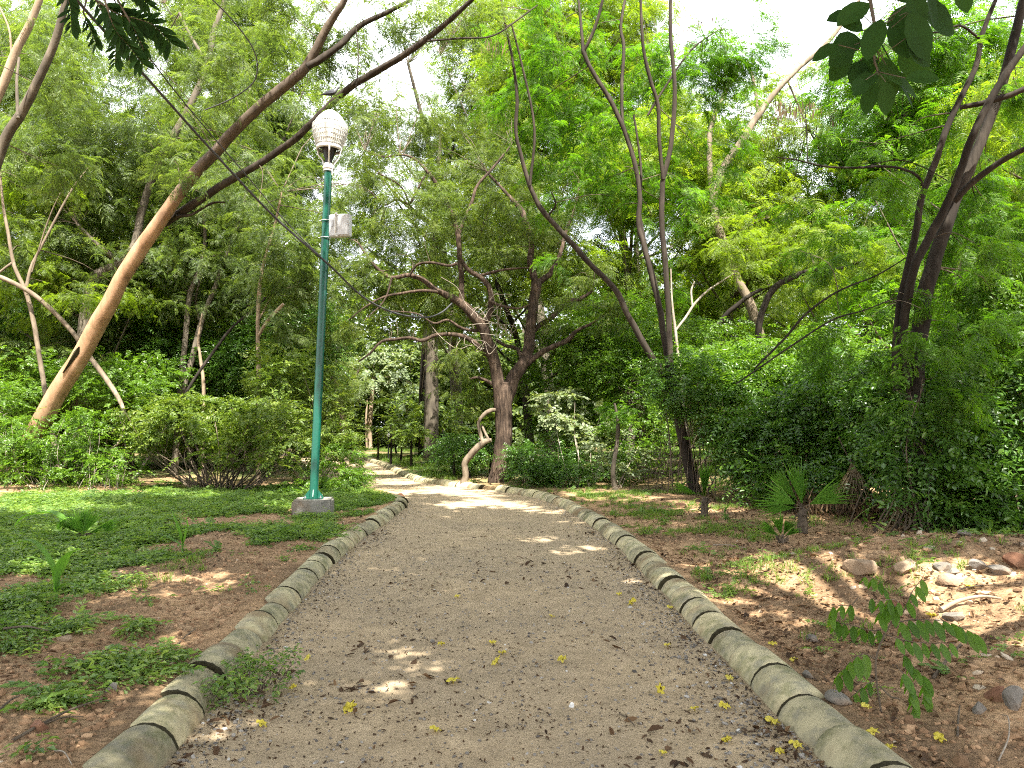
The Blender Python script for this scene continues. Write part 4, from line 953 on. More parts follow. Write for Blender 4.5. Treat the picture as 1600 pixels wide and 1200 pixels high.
tree('dark_stemmed_tree', 'large dark tree with several rising stems over the creeper bank at the right edge', [
    (9.9, 9.9, [(1432, 700, 44), (1430, 620, 44), (1432, 560, 44), (1440, 500, 42), (1448, 450, 40), (1465, 395, 36), (1480, 345, 34), (1500, 295, 30), (1520, 250, 28), (1545, 190, 26), (1570, 120, 25), (1590, 40, 24), (1610, -40, 22)]),
    (9.8, 9.0, [(1418, 600, 24), (1412, 540, 24), (1416, 480, 23), (1428, 420, 22), (1450, 375, 22), (1475, 330, 21), (1498, 275, 20), (1515, 225, 20), (1540, 170, 19), (1570, 118, 18), (1606, 68, 17), (1660, 0, 14)]),
    (9.8, 9.7, [(1402, 610, 20), (1400, 550, 20), (1406, 480, 19), (1420, 410, 19), (1432, 360, 18), (1440, 310, 17), (1460, 255, 17), (1478, 205, 16), (1500, 155, 15), (1526, 100, 14), (1536, 50, 12), (1560, -10, 10)]),
    (9.6, 8.8, [(1490, 315, 18), (1520, 285, 17), (1545, 265, 16), (1580, 243, 15), (1620, 225, 14), (1700, 190, 10)]),
    (9.5, 9.2, [(1500, 168, 13), (1540, 160, 15), (1575, 150, 16), (1620, 130, 15)]),
    (9.7, 9.6, [(1442, 290, 9), (1432, 274, 8), (1410, 264, 7), (1380, 260, 7), (1340, 262, 6), (1290, 260, 5), (1245, 250, 4), (1215, 246, 3)]),
    (9.7, 9.6, [(1344, 262, 3), (1400, 250, 3), (1440, 260, 3), (1480, 282, 3)]),
    (9.7, 9.6, [(1262, 253, 3), (1260, 200, 3), (1258, 165, 2)]),
    (9.8, 9.9, [(1180, 575, 5), (1225, 530, 6), (1262, 488, 6), (1310, 455, 5), (1370, 430, 4), (1420, 400, 3)]),
    (9.6, 9.6, [(1150, 600, 4), (1230, 545, 5), (1300, 500, 5), (1350, 485, 4), (1400, 465, 3)]),
    (9.5, 9.2, [(1530, 60, 7), (1500, 40, 6), (1470, 50, 5), (1440, 48, 4), (1430, 30, 3)]),
], [(1470, 300, 11.2, 130, 90, .9, .9), (1370, 430, 10.8, 110, 70, .8, .9), (1560, 400, 11, 90, 90, 1.0, 1.0), (1300, 400, 10.8, 110, 50, .7, .7), (1490, 530, 10.6, 110, 70, .7, .9), (1350, 540, 10.4, 90, 50, .6, .9), (1470, 450, 9.2, 90, 30, .4, .45), (1400, 500, 9.2, 60, 30, .4, .5), (1540, 150, 10.4, 90, 90, 1.4, .9), (1480, 90, 10.6, 80, 60, 1.4, .8), (1300, 275, 9.9, 90, 30, .7, .9), (1250, 300, 10.2, 60, 40, .7, .7), (1440, 180, 10.8, 60, 60, 1.2, .7), (1570, 560, 9.4, 70, 60, .9, 1.0), (1450, 590, 9.2, 80, 40, .4, .9), (1440, 470, 9.1, 80, 40, .35, .8), (1420, 540, 9.1, 80, 40, .35, 1.0), (1460, 380, 9.0, 70, 40, .35, .5), (1500, 520, 9.0, 60, 40, .35, .8), (1560, 290, 10.6, 60, 60, 1.2, 1.1)],
    'feather_fine', 'feather_r', 'bark_dark', seed=41, sides=14, wk=.60, scale=(.65, 1.05))
# ------------------------------------------------------------------ woodland behind: trees one can tell from each other by side, then the far wood
def wood_tree(name, label, group, x, y, h, r, kind, leaf, bark, seed, cov=1.0, scale=(1.0, 1.5), low=.25):
    rs = np.random.default_rng(seed); z = gz(x, y)
    t = empty(name, (x, y, z), label, 'tree', group)
    m = MB(); lean = rs.normal(0, .10, 2)
    P = np.array([[x + lean[0] * h * s * s + rs.normal(0, .12) * s, y + lean[1] * h * s * s, z - .2 + (h * .8 + .2) * s] for s in np.linspace(0, 1, 6)])
    r0 = .045 + .014 * h * rs.uniform(.7, 1.2); S = smooth_line(P, 4); R = r0 * (1 - .8 * np.linspace(0, 1, len(S)) ** 1.2)
    m.tube(S, R, 8, 0, .1, True, seed); limbs = [S[4:]]
    for k in range(7):
        i = rs.integers(len(S) // 4, len(S) - 2); a = rs.uniform(0, 6.3); L = r * rs.uniform(.6, 1.0)
        d = np.array([math.cos(a), math.sin(a), rs.uniform(.3, 1.0)])
        q = smooth_line([S[i], S[i] + d * L * .5, S[i] + d * L + np.array([0, 0, rs.uniform(-.1, .4) * L])], 4)
        m.tube(q, np.linspace(R[i] * .55, .012, len(q)), 6, 0, 0, False); limbs.append(q)
    m.obj('trunk', M[bark], t)
    c = MB(); bl = []
    for k in range(7):
        a = rs.uniform(0, 6.3); zz = rs.uniform(low, 1.0); rr = r * (1 - abs(zz - .6) * .8) * rs.uniform(.2, .75)
        bl.append((np.array([x + lean[0] * h * zz + rr * math.cos(a), y + lean[1] * h * zz + rr * math.sin(a), z + h * zz]), np.array([r * .55, r * .55, h * .13]) * rs.uniform(.8, 1.25), cov))
    crown(c, bl, kind, cov, 0, rs, np.concatenate(limbs), scale, 1)
    c.obj('crown', [M[leaf], M['twig']], t)
    return t
gl = 'woodland trees behind the left bushes'; ll = 'slim feathery-leaved woodland tree in the green crowd behind the left bushes'
for k, (x, y, h, r, leaf) in enumerate([(-17, 21, 10, 2.6, 'feather_l'), (-14, 25, 13, 3, 'feather_l'), (-10.5, 26, 14, 3, 'feather_y'), (-19, 27, 15, 3.4, 'feather_y'), (-8.8, 25.5, 15, 3.3, 'feather_l'), (-13, 31, 18, 3.6, 'feather_y'), (-22, 33, 18, 3.8, 'feather_l'), (-10.0, 34, 18, 3.4, 'feather_l'), (-17, 36, 19, 4.0, 'feather_y'), (-12, 21.5, 9, 2.5, 'feather_l'), (-16.5, 17.5, 8, 2.4, 'feather_y'), (-25, 26, 14, 3.6, 'feather_l')]):
    wood_tree('woodland_tree', ll, gl, x, y, h, r, 'feather_far', leaf, 'bark_grey', 700 + k, 1.0, (.7, 1.15), .12)
gr = 'woodland trees behind the right creeper bank'; lr = 'bright feathery-leaved woodland tree in the green crowd behind the right creeper bank'
for k, (x, y, h, r, leaf) in enumerate([(6.5, 24, 11, 2.8, 'feather_y'), (10.5, 23, 12, 3.2, 'feather_r'), (14, 22, 12, 3.4, 'feather_y'), (9, 30, 15, 3.6, 'feather_y'), (15, 29, 15, 3.6, 'feather_r'), (19, 26, 14, 3.6, 'feather_y'), (4.8, 29, 13, 3.0, 'feather_r'), (13, 16.5, 10, 2.8, 'feather_y'), (20, 34, 17, 3.8, 'feather_r'), (9.5, 17.5, 8, 2.4, 'feather_r')]):
    wood_tree('woodland_tree', lr, gr, x, y, h, r, 'feather_far', leaf, 'bark_grey', 740 + k, 1.0, (.7, 1.15), .12)
# taller trees seen over the forked tree
wood_tree('tall_tree', 'tall sunlit tree whose bright crown fills the sky above the forked tree', None, 1.5, 30, 19, 4.6, 'feather_far', 'feather_y', 'bark_grey', 771, 1.3, (.8, 1.3), .74)
wood_tree('tall_tree', 'tall dense tree whose crown rises right behind the lamp globe', None, -3.9, 34, 19, 4.8, 'feather_far', 'feather_r', 'bark_dark', 772, .55, (.8, 1.3), .48)
wood_tree('tall_tree', 'tallest tree showing between lamp globe and the forked tree, crown high up', None, -2.6, 37, 22, 5.0, 'feather_far', 'feather_y', 'bark_grey', 776, .8, (.8, 1.3), .62)
wood_tree('tall_tree', 'airy tree whose crown shows between the junction box and the furrowed tree', None, -3.1, 29.5, 16, 4.0, 'feather_far', 'neem', 'bark_grey', 778, .75, (.7, 1.1), .5)
wood_tree('tall_tree', 'tall tree with bright thin crown behind the fanning grey stems', None, 5.6, 33, 19, 4.0, 'feather_far', 'feather_y', 'bark_grey', 773, .9, (.8, 1.3), .4)
wood_tree('tall_tree', 'leafy tree filling the gap directly behind the fork of the furrowed tree', None, .6, 25.5, 9, 3.4, 'feather_far', 'neem', 'bark_dark', 774, 1.0, (.8, 1.2), .3)
wood_tree('tall_tree', 'leafy tree between the furrowed tree and the fanning stems', None, 3.6, 23.5, 10, 3.0, 'feather_far', 'feather_y', 'bark_grey', 775, 1.1, (.8, 1.2), .25)
# trees at the end of the path
tree('hollow_tree', 'stout red brown trunk where the far end of the path disappears left', [
    (40, 40, [(536, 700, 18), (536, 670, 17), (533, 645, 18), (528, 620, 16), (520, 590, 10)]),
    (40, 39, [(528, 640, 8), (515, 625, 6), (505, 600, 5)]), (40, 40, [(534, 640, 8), (545, 610, 7), (560, 580, 5)])],
    [(530, 590, 40, 50, 35, 3, 1.4), (500, 560, 40, 50, 40, 3, 1.4), (560, 560, 41, 40, 30, 3, 1.0)], 'feather_far', 'neem', 'bark_neem', seed=51, scale=(.9, 1.4))
tree('lawn_edge_tree', 'pale slim trunk with silvery sunlit crown at the far side of the lawn', [
    (44, 44, [(578, 696, 10), (578, 660, 9), (580, 630, 8), (584, 590, 6)]), (42, 42, [(573, 700, 4), (572, 660, 4), (574, 625, 3)])],
    [(600, 590, 44, 50, 40, 3, 1.2), (575, 560, 45, 40, 35, 3, 1.2), (630, 610, 43, 34, 34, 3, 1.4)], 'far_broad', 'pale', 'bark_pale', seed=52, scale=(.8, 1.2))
tree('lawn_tree', 'low forked pair of trunks under dark leaves beyond the far kerb', [
    (33, 33, [(664, 705, 7), (663, 690, 7), (668, 670, 6), (675, 650, 5)]), (33, 33, [(672, 703, 6), (674, 685, 6), (672, 668, 5)])],
    [(680, 650, 33, 60, 30, 2.5, 1.5), (650, 640, 34, 40, 30, 2.5, 1.2)], 'far_broad', 'shrub', 'bark_pale', seed=53, scale=(.7, 1.1))

# the far wood: one mass that closes the view
m = MB(); rs = np.random.default_rng(77)
n = 19000
th = rs.uniform(-1.02, 1.02, n); rad = rs.uniform(40, 62, n)
X_ = np.sin(th) * rad; Y_ = np.cos(th) * rad
top = 10.0 + 8.0 * fbm(X_ * .13, Y_ * .13, 3, 91)
Z_ = top * rs.uniform(0, 1, n) ** .95
k = (np.abs(th) > .33) | (rad > 47)
P = np.stack([X_, Y_, Z_ + .2], -1)[k]; n = len(P)
stamp(m, 'far_broad', P, rs.uniform(0, 6.3, n), rs.normal(-.3, .4, n), rs.normal(0, .5, n), rs.uniform(1.2, 2.2, n), 0, rs)
n = 6000; th = rs.uniform(-.42, .42, n); rad = rs.uniform(46, 60, n)
P = np.stack([np.sin(th) * rad, np.cos(th) * rad, .2 + 7 * rs.uniform(0, 1, n) ** 1.2], -1)
stamp(m, 'far_broad', P, rs.uniform(0, 6.3, n), rs.normal(-.3, .4, n), rs.normal(0, .5, n), rs.uniform(1.2, 2.0, n), 0, rs)
# its nearer skirts at both sides, dense down to the ground
n = 6000; sx = np.where(rs.random(n) < .5, -1, 1); y = rs.uniform(14, 42, n); w = rs.uniform(0, 7, n)
x = np.where(sx < 0, -(9 + y * .34) - w, (6.5 + y * .42) + w); z = 6.5 * rs.uniform(0, 1, n) ** 1.2
P = np.stack([x, y, z + .2], -1)
stamp(m, 'far_broad', P, rs.uniform(0, 6.3, n), rs.normal(-.3, .4, n), rs.normal(0, .5, n), rs.uniform(.8, 1.4, n), 0, rs)
for k in range(60):
    a = rs.uniform(-.95, .95); r_ = rs.uniform(40, 52); x, y = math.sin(a) * r_, math.cos(a) * r_
    if abs(a) < .33 and r_ < 47: continue
    m.tube([(x, y, -.2), (x + rs.normal(0, .4), y, 4), (x + rs.normal(0, .9), y, 9)], [.2, .15, .08], 7, 1, .1, False, k)
props(m.obj('far_woodland', [M['far'], M['bark_grey']]), 'deep green far wood closing off the view behind the trees', 'woodland', None, 'stuff')

# ------------------------------------------------------------------ two trees standing beside the viewer: their crowns shade the foreground, a twig of each hangs into view
def overhang(name, label, foot, topv, boxes, leaf, seed, hang, cov):
    rs = np.random.default_rng(seed)
    t = empty(name, (*foot, gz(*foot)), label, 'tree')
    m = MB(); z = gz(*foot)
    S = smooth_line([(foot[0], foot[1], z - .2), (foot[0] * .95, foot[1] + .2, 2.5), (foot[0] * .85, foot[1] + .6, 5), topv], 6)
    m.tube(S, np.linspace(.24, .12, len(S)), 14, 0, .12, True, seed); L = [S[8:]]
    for (c, r) in boxes:
        q = smooth_line([S[-4], (np.array(S[-4]) + c) / 2 + [0, 0, .5], c], 6); m.tube(q, np.linspace(.10, .02, len(q)), 8, 0, .05, False); L.append(q)
    c_ = MB(); keep = lambda P: ~((P[:, 1] > .2) & (P[:, 2] - 1.5 < P[:, 1] * .66 + .5) & (np.abs(P[:, 0]) < P[:, 1] * .75 + .8))
    crown(c_, [(np.array(c), np.array(r)) for c, r in boxes], 'broad', cov, 0, rs, np.concatenate(L), (.6, 1.0), 1, keep=keep, pad=.30)
    hang(m, c_, rs, np.concatenate(L))
    m.obj('trunk', M['bark_grey'], t); c_.obj('crown', [M[leaf], M['twig']], t)

def oval(base, d, up, L, Wd, fold=.15):
    """Rounded leaf outline of four quads on each side of the midrib."""
    d = _n(np.asarray(d, float)); s = _n(np.cross(d, up)); u = np.cross(s, d); out = []
    xs = np.array([0, .12, .32, .6, .85, 1.0]); ws = np.array([.05, .55, .95, 1.0, .62, .04]) * Wd / 2
    for sg in (-1, 1):
        for i in range(5):
            f = lambda k: base + d * xs[k] * L - np.array([0, 0, .12 * L * xs[k] ** 2]); g = lambda k: f(k) + s * sg * ws[k] + u * ws[k] * fold
            q = [f(i), f(i + 1), g(i + 1), g(i)]; out.append(q if sg > 0 else q[::-1])
    return np.array(out)
def hang_right(m, c, rs, lp):
    tw = [W(1352, -90, 2.75), W(1360, 0, 2.7), W(1368, 50, 2.68), W(1366, 90, 2.66), W(1372, 112, 2.65)]
    a = lp[np.argmin(np.linalg.norm(lp - tw[0], axis=1))]
    q = smooth_line([a, (a + tw[0]) / 2 + [0, 0, .15]] + tw, 6); m.tube(q, np.linspace(.012, .003, len(q)), 6, 0, 0, False)
    tips = [(1358, 5, 58, -150), (1350, 25, 62, 185), (1400, 0, 70, 10), (1440, 10, 75, -15), (1420, 20, 70, -60), (1345, 62, 60, 200), (1335, 70, 56, 215), (1395, 52, 62, -20), (1415, 60, 58, -30), (1362, 85, 58, 240), (1380, 90, 62, -70), (1404, 85, 56, -45), (1330, 85, 52, 225), (1310, 70, 40, 200),
            (1345, 95, 50, 250), (1372, 118, 44, 200), (1378, 118, 46, -10), (1395, 120, 50, -25), (1415, 122, 46, -5), (1352, 125, 42, 225), (1366, 128, 46, 255), (1384, 128, 44, -80), (1400, 125, 46, -60), (1370, 60, 50, -60), (1385, 40, 60, 20), (1376, 30, 60, 250), (1400, 25, 66, -80), (1365, 100, 50, -40), (1348, 48, 50, 150), (1420, -15, 60, -50), (1450, -15, 50, -70), (1500, -20, 40, -80), (1465, -22, 44, -30)]
    for px, py, s, ang in tips:
        d_ = rs.uniform(2.5, 2.85); a_ = math.radians(ang)
        d = np.array([math.cos(a_), rs.uniform(-.5, .5), math.sin(a_)]); up = _n(np.array([rs.normal(0, .5), -1.0, rs.normal(.3, .5)]))
        L = s / FOC * d_ * 1.05; b = W(px, py, d_)
        c.loose(oval(b, d, up, L, L * .62), 0, np.full(10, rs.uniform(.1, .9)))
        st = min(q[-14:], key=lambda v: np.linalg.norm(v - b)); m.tube([st, b], .0016, 4, 0, 0, False)
overhang('overhanging_tree', 'overhanging tree with a bunch of dark round leaves dangling at the top right', (4.6, .4), (3.0, 1.6, 6.6),
         [((2.2, 3.0, 7.2), (2.4, 2.6, 1.0)), ((4.6, 4.2, 7.4), (2.6, 2.8, 1.0)), ((1.2, 6.4, 9.0), (2.6, 2.4, 1.0)), ((4.6, 7.4, 9.3), (2.6, 2.4, 1.0)), ((1.2, .2, 6.6), (2.2, 2.4, .9)), ((1.35, -.1, 6.9), (1.1, 1.0, .5)), ((5.2, 1.2, 6.6), (2.2, 2.2, .9)), ((3.2, 10.0, 10.4), (3.0, 2.0, .9))], 'darkround', 91, hang_right, 8.5)
def hang_left(m, c, rs, lp):
    fr = [([(150, 0), (185, 22), (215, 30), (240, 40), (265, 65)], 5, 2.9, 30), ([(165, 5), (180, 45), (200, 70), (222, 98)], 5, 2.8, 24), ([(140, -20), (160, 20), (180, 60), (180, 98)], 4, 3.0, 18), ([(198, 25), (212, 50), (225, 80), (218, 90)], 4, 2.9, 16), ([(100, -25), (110, 10), (112, 45)], 4, 2.9, 22), ([(180, -30), (210, -15), (230, 5)], 5, 2.8, 20), ([(130, 20), (140, 40), (150, 68)], 4, 3.0, 16)]
    a0 = W(150, -60, 3.0); a = lp[np.argmin(np.linalg.norm(lp - a0, axis=1))]
    m.tube(smooth_line([a, (a + a0) / 2 + [0, 0, .2], a0], 6), .008, 6, 0, 0, False)
    for pts, w, d0, ll in fr:
        P = smooth_line([W(x, y, d0 + .05 * i) for i, (x, y) in enumerate(pts)], 6)
        m.tube(np.vstack([a0, P]), np.linspace(.004, .0016, len(P) + 1), 4, 0, 0, False)
        n = len(P); T = np.gradient(P, axis=0); T = _n(T)
        for i in range(2, n):
            for sg in (-1, 1):
                side = np.cross(T[i], np.array([0, -1.0, 0])) * sg
                d = _n(side * .8 + T[i] * .45 + np.array([0, rs.normal(0, .3), -.25])); L = ll / FOC * d0 * rs.uniform(.85, 1.15)
                c.loose(oval(P[i], d, np.array([0, -1.0, .3]), L, L * .36, .1)[::1], 0, np.full(10, rs.uniform(.1, .8)))
overhang('overhanging_tree', 'overhanging tree with drooping fern-like twigs silhouetted at the top left', (-4.8, -.6), (-3.2, .8, 6.6),
         [((-2.2, 2.6, 7.0), (2.4, 2.4, 1.0)), ((-4.8, 3.6, 7.2), (2.4, 2.6, 1.0)), ((-1.4, 5.6, 8.6), (2.4, 2.2, 1.0)), ((-4.6, 6.8, 9.0), (2.4, 2.2, .9)), ((-1.8, -.2, 6.4), (2.2, 2.2, .9)), ((-2.2, 9.2, 10.2), (2.6, 1.8, .9)), ((-7.2, 3.6, 7.2), (2.2, 2.4, .9))], 'darkround', 92, hang_left, 8.5)
# ------------------------------------------------------------------ shrubs, creeper banks, undergrowth
def shrub(name, label, blobs, kind, leaf, cov=1.3, stems=18, seed=1, foot=None, group=None, cat='shrub', scale=(.7, 1.1), bark='twig', droop=-.1, shell=True, spread=.5, stem_r=.012, nofoliage_low=0.0):
    rs = np.random.default_rng(seed)
    bl = [(*wblob(*b[:6]), (b[6] if len(b) > 6 else cov) * 1.5) for b in blobs]
    c0 = np.mean([b[0] for b in bl], 0)
    if foot is None: foot = (c0[0], c0[1])
    z = gz(*foot)
    t = empty(name, (foot[0], foot[1], z), label, cat, group)
    m = MB(); L = []
    for k in range(stems):
        b = bl[rs.integers(0, len(bl))]; e = b[0] + rs.uniform(-.8, .8, 3) * b[1]
        fx, fy = foot[0] + (e[0] - foot[0]) * spread + rs.normal(0, .15), foot[1] + (e[1] - foot[1]) * spread + rs.normal(0, .15)
        a = np.array([fx, fy, gz(fx, fy) - .05]); e[2] = max(e[2], a[2] + .25)
        q = smooth_line([a, a * .5 + e * .5 + rs.normal(0, .12, 3) * (e[2] - a[2]), e], 5); m.tube(q, np.linspace(stem_r, stem_r * .3, len(q)), 5, 0, 0, False); L.append(q)
    m.obj('stems', M[bark], t)
    c = MB(); crown(c, bl, kind, cov, 0, rs, np.concatenate(L), scale, 1, droop, shell, twigs=False, pad=.05)
    c.obj('foliage', [M[leaf], M['twig']], t)
    return t
# left
shrub('leafy_bush', 'wide leafy bush with sunlit top and bare dark stems left of the lamp post', [(250, 660, 16.0, 50, 32, .7), (300, 648, 15.8, 60, 30, .8), (360, 655, 15.6, 60, 34, .8), (420, 665, 15.4, 60, 40, .8), (455, 690, 15.2, 34, 44, .7), (280, 690, 15.8, 60, 20, .6, .7), (390, 705, 15.2, 80, 22, .6, .8), (275, 628, 15.9, 24, 16, .4)], 'shrub', 'shrub', 1.3, 60, 61, tuple(G(345, 768)[:2]), stem_r=.016, spread=.22)
shrub('round_bush', 'tall dense dark green bush right behind the lamp pole', [(470, 610, 17.5, 40, 60, 1.0), (505, 650, 18.5, 36, 50, 1.0), (520, 690, 18.0, 34, 34, .8), (440, 590, 18, 40, 50, 1)], 'shrub', 'shrub', 1.4, 16, 62, spread=.5)
shrub('sunlit_bush', 'low bright yellow green bush between lamp post and path bend', [(520, 740, 16.0, 44, 16, .6), (500, 760, 15.0, 50, 12, .5), (560, 745, 17, 26, 14, .5), (530, 715, 17.5, 34, 18, .5)], 'shrub', 'creeper_b', 1.2, 8, 63, scale=(.5, .8))
shrub('creeper_mound', 'sunlit mound of dry twigs and yellow green creeper where the leaning trunk rises', [(20, 690, 15.6, 60, 40, .8, 1.0), (90, 690, 15.7, 60, 50, .7, .7), (150, 680, 15.7, 50, 40, .7, .8), (150, 730, 15.2, 60, 26, .6, .7), (60, 735, 15.2, 60, 24, .6, .9), (-30, 650, 16, 60, 60, .8, 1.0)], 'shrub', 'creeper_b', 1.0, 110, 64, bark='twig_pale', spread=.95, stem_r=.009, scale=(.6, .95), cat='creeper')
shrub('undergrowth_bush', 'shaded green bush at the left edge behind the creeper mound', [(20, 590, 18.5, 80, 50, 1.2), (100, 600, 19.5, 60, 40, 1.0), (190, 610, 18.5, 60, 40, 1.0), (230, 590, 19.5, 50, 40, 1)], 'shrub', 'creeper_b', 1.2, 14, 65)
shrub('dark_thicket', 'dark shaded thicket behind the twin grey stems', [(330, 580, 22.5, 110, 60, 1.5, 1.8), (420, 570, 22, 80, 70, 1.5, 1.8), (220, 560, 23, 90, 60, 1.5, 1.5), (120, 520, 24, 100, 70, 1.5, 1.3), (470, 520, 23, 60, 60, 1.5, 1.5)], 'creeper', 'creeper', 1.5, 20, 66, scale=(1.0, 1.5))
# centre right
shrub('pale_leaf_bush', 'bush with pale rounded sunlit leaves right of the furrowed tree', [(880, 640, 18.6, 40, 30, .7, 1.0), (925, 660, 18.2, 40, 30, .7, 1.0), (860, 610, 19, 30, 22, .6, .7), (955, 720, 17.2, 40, 34, .6, .9), (985, 700, 17.4, 24, 24, .5, .6)], 'pale', 'pale', 1.0, 14, 71, tuple(G(925, 772)[:2]), bark='twig_pale', scale=(.6, .9))
shrub('dark_low_bush', 'low dark bush with reddish stems at the foot of the furrowed tree', [(850, 715, 18.2, 50, 30, .7), (890, 735, 17.8, 40, 26, .6), (830, 740, 18, 34, 18, .5), (940, 740, 17.2, 40, 24, .6, .9)], 'creeper', 'creeper', 1.5, 24, 72, scale=(.6, 1.0), spread=.8)
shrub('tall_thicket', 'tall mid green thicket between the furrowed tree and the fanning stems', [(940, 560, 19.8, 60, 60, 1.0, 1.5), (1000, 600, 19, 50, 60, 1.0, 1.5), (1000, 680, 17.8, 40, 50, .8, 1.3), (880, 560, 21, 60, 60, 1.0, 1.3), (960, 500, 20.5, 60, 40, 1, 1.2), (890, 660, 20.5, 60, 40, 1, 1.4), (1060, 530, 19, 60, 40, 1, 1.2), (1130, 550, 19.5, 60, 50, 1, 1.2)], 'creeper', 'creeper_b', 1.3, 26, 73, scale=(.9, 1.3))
tree('verge_sapling', 'young sapling with bright green tuft of leaves standing on the right verge', [
    (15.9, 15.9, [(962, 770, 9), (958, 740, 9), (962, 705, 8), (966, 672, 8), (964, 650, 6), (960, 630, 4)])], [(962, 640, 15.9, 24, 16, .35, 2.2), (952, 662, 15.9, 14, 12, .3, 1.2)], 'shrub', 'feather_r', 'bark_grey', seed=74, scale=(.7, .9))
# right creeper banks
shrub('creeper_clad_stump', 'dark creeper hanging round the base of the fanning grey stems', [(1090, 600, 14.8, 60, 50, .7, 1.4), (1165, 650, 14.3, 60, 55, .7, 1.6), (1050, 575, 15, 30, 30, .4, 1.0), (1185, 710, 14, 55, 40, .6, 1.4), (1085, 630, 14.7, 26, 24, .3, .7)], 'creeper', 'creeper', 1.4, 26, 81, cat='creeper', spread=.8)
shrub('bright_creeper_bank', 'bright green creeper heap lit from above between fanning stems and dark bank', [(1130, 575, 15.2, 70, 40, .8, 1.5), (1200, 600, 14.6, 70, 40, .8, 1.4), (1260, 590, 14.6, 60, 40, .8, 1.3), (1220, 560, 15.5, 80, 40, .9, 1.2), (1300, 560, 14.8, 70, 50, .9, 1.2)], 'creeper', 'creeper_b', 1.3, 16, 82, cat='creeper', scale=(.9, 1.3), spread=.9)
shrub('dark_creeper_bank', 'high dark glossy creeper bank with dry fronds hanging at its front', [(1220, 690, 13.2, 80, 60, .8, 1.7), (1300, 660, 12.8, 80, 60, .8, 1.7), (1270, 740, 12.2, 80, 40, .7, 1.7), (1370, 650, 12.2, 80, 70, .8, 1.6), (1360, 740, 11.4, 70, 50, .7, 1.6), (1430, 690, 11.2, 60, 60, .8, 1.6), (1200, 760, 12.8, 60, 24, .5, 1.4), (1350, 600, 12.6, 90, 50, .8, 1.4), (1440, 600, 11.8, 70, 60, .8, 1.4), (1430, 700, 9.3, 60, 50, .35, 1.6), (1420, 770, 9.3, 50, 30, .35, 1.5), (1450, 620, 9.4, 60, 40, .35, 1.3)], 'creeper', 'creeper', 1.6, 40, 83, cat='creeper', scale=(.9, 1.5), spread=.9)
shrub('broad_leaf_bank', 'deep green broad leaved bush filling the right edge above the rubble', [(1500, 720, 10.2, 70, 60, .7, 1.8), (1570, 700, 9.8, 60, 80, .7, 1.8), (1540, 790, 9.6, 80, 40, .6, 1.9), (1620, 760, 9.4, 60, 70, .7, 1.8), (1470, 770, 10.2, 50, 36, .5, 1.7), (1580, 820, 9.3, 60, 24, .4, 1.7), (1540, 630, 10.6, 80, 60, .8, 1.4), (1620, 620, 10, 60, 80, .8, 1.5)], 'creeper', 'creeper', 1.7, 30, 84, scale=(1.1, 1.7), spread=.9)
shrub('sunlit_vine_wall', 'yellow green leafy vine wall at the right edge under the dark stems', [(1570, 470, 10.8, 60, 60, .7, 1.3), (1530, 540, 10.8, 60, 50, .7, 1.2), (1600, 540, 10.2, 50, 50, .7, 1.2), (1590, 380, 11.2, 60, 60, .8, 1.3), (1650, 450, 10.4, 60, 90, .8, 1.3)], 'creeper', 'creeper_b', 1.2, 14, 85, cat='vine', scale=(.8, 1.2), spread=.95)
shrub('brown_weed_clump', 'brownish drooping weed heap in front of the dark creeper bank behind the fan palm', [(1300, 780, 11.0, 50, 24, .5, 1.0), (1350, 795, 10.6, 40, 18, .4, 1.0)], 'pods', 'podbrown', 2.2, 14, 86, scale=(.6, 1.0), cat='weeds')

# bare twig tangle under the fanning stems
m = MB(); rs = np.random.default_rng(18)
for k in range(45):
    a = W(rs.uniform(1010, 1080), rs.uniform(700, 765), rs.uniform(15.2, 15.9)); pts = [a]
    for j in range(4): pts.append(pts[-1] + rs.normal(0, .18, 3) * [1.2, .5, 1])
    for p in pts: p[2] = max(p[2], gz(p[0], p[1]))
    m.tube(smooth_line(pts, 3), .006, 4, cap=False)
props(m.obj('dry_twig_heap', M['twig'], None, tuple(G(1045, 765))), 'heap of tangled dry twigs on the ground left of the fanning stems', 'twigs')

# ------------------------------------------------------------------ young trees on the lawn
def young(px, py, d, htop, rx, label, kind='far_broad', leaf='shrub', cov=1.5, sc=(.4, .6), seed=1, name='young_tree', group=None, cr=None):
    rs = np.random.default_rng(seed); b = W(px, py, d); b[2] = gz(b[0], b[1])
    t = empty(name, b, label, 'tree', group)
    m = MB(); c = W(px + rs.uniform(-3, 3), htop, d); q = smooth_line([b - [0, 0, .1], b * .5 + c * .5 + rs.normal(0, .04, 3), c], 5)
    m.tube(q, np.linspace(.05, .02, len(q)), 7); m.obj('trunk', M['bark_dark'], t)
    k = MB(); R = rx / FOC * d; crown(k, [(c, np.array([R, R, R * (cr or .8)]), cov)], kind, cov, 0, rs, q, sc, 1, shell=True, twigs=False); k.obj('crown', [M[leaf], M['twig']], t)
young(705, 742, 22.5, 706, 17, 'small round ball shaped dark young tree on the lawn edge near the far kerb', 'creeper', 'creeper', 2.2, (.6, .9), 1, cr=1.3)
young(711, 752, 20.5, 700, 34, 'umbrella topped dark green young tree left of the twisted trunk', 'creeper', 'creeper', 2.0, (.8, 1.1), 2, cr=.7)
young(736, 760, 20.0, 700, 26, 'dark topped young tree right behind the twisted trunk', 'creeper', 'creeper', 2.0, (.8, 1.1), 3, cr=.8)
young(766, 750, 21, 700, 20, 'dark young tree half hidden behind the furrowed trunk', 'creeper', 'creeper', 2.0, (.8, 1.1), 4)
gy = 'young planted trees on the lawn'; ly = 'thin dark stemmed young tree in the row on the lawn beyond the far kerb'
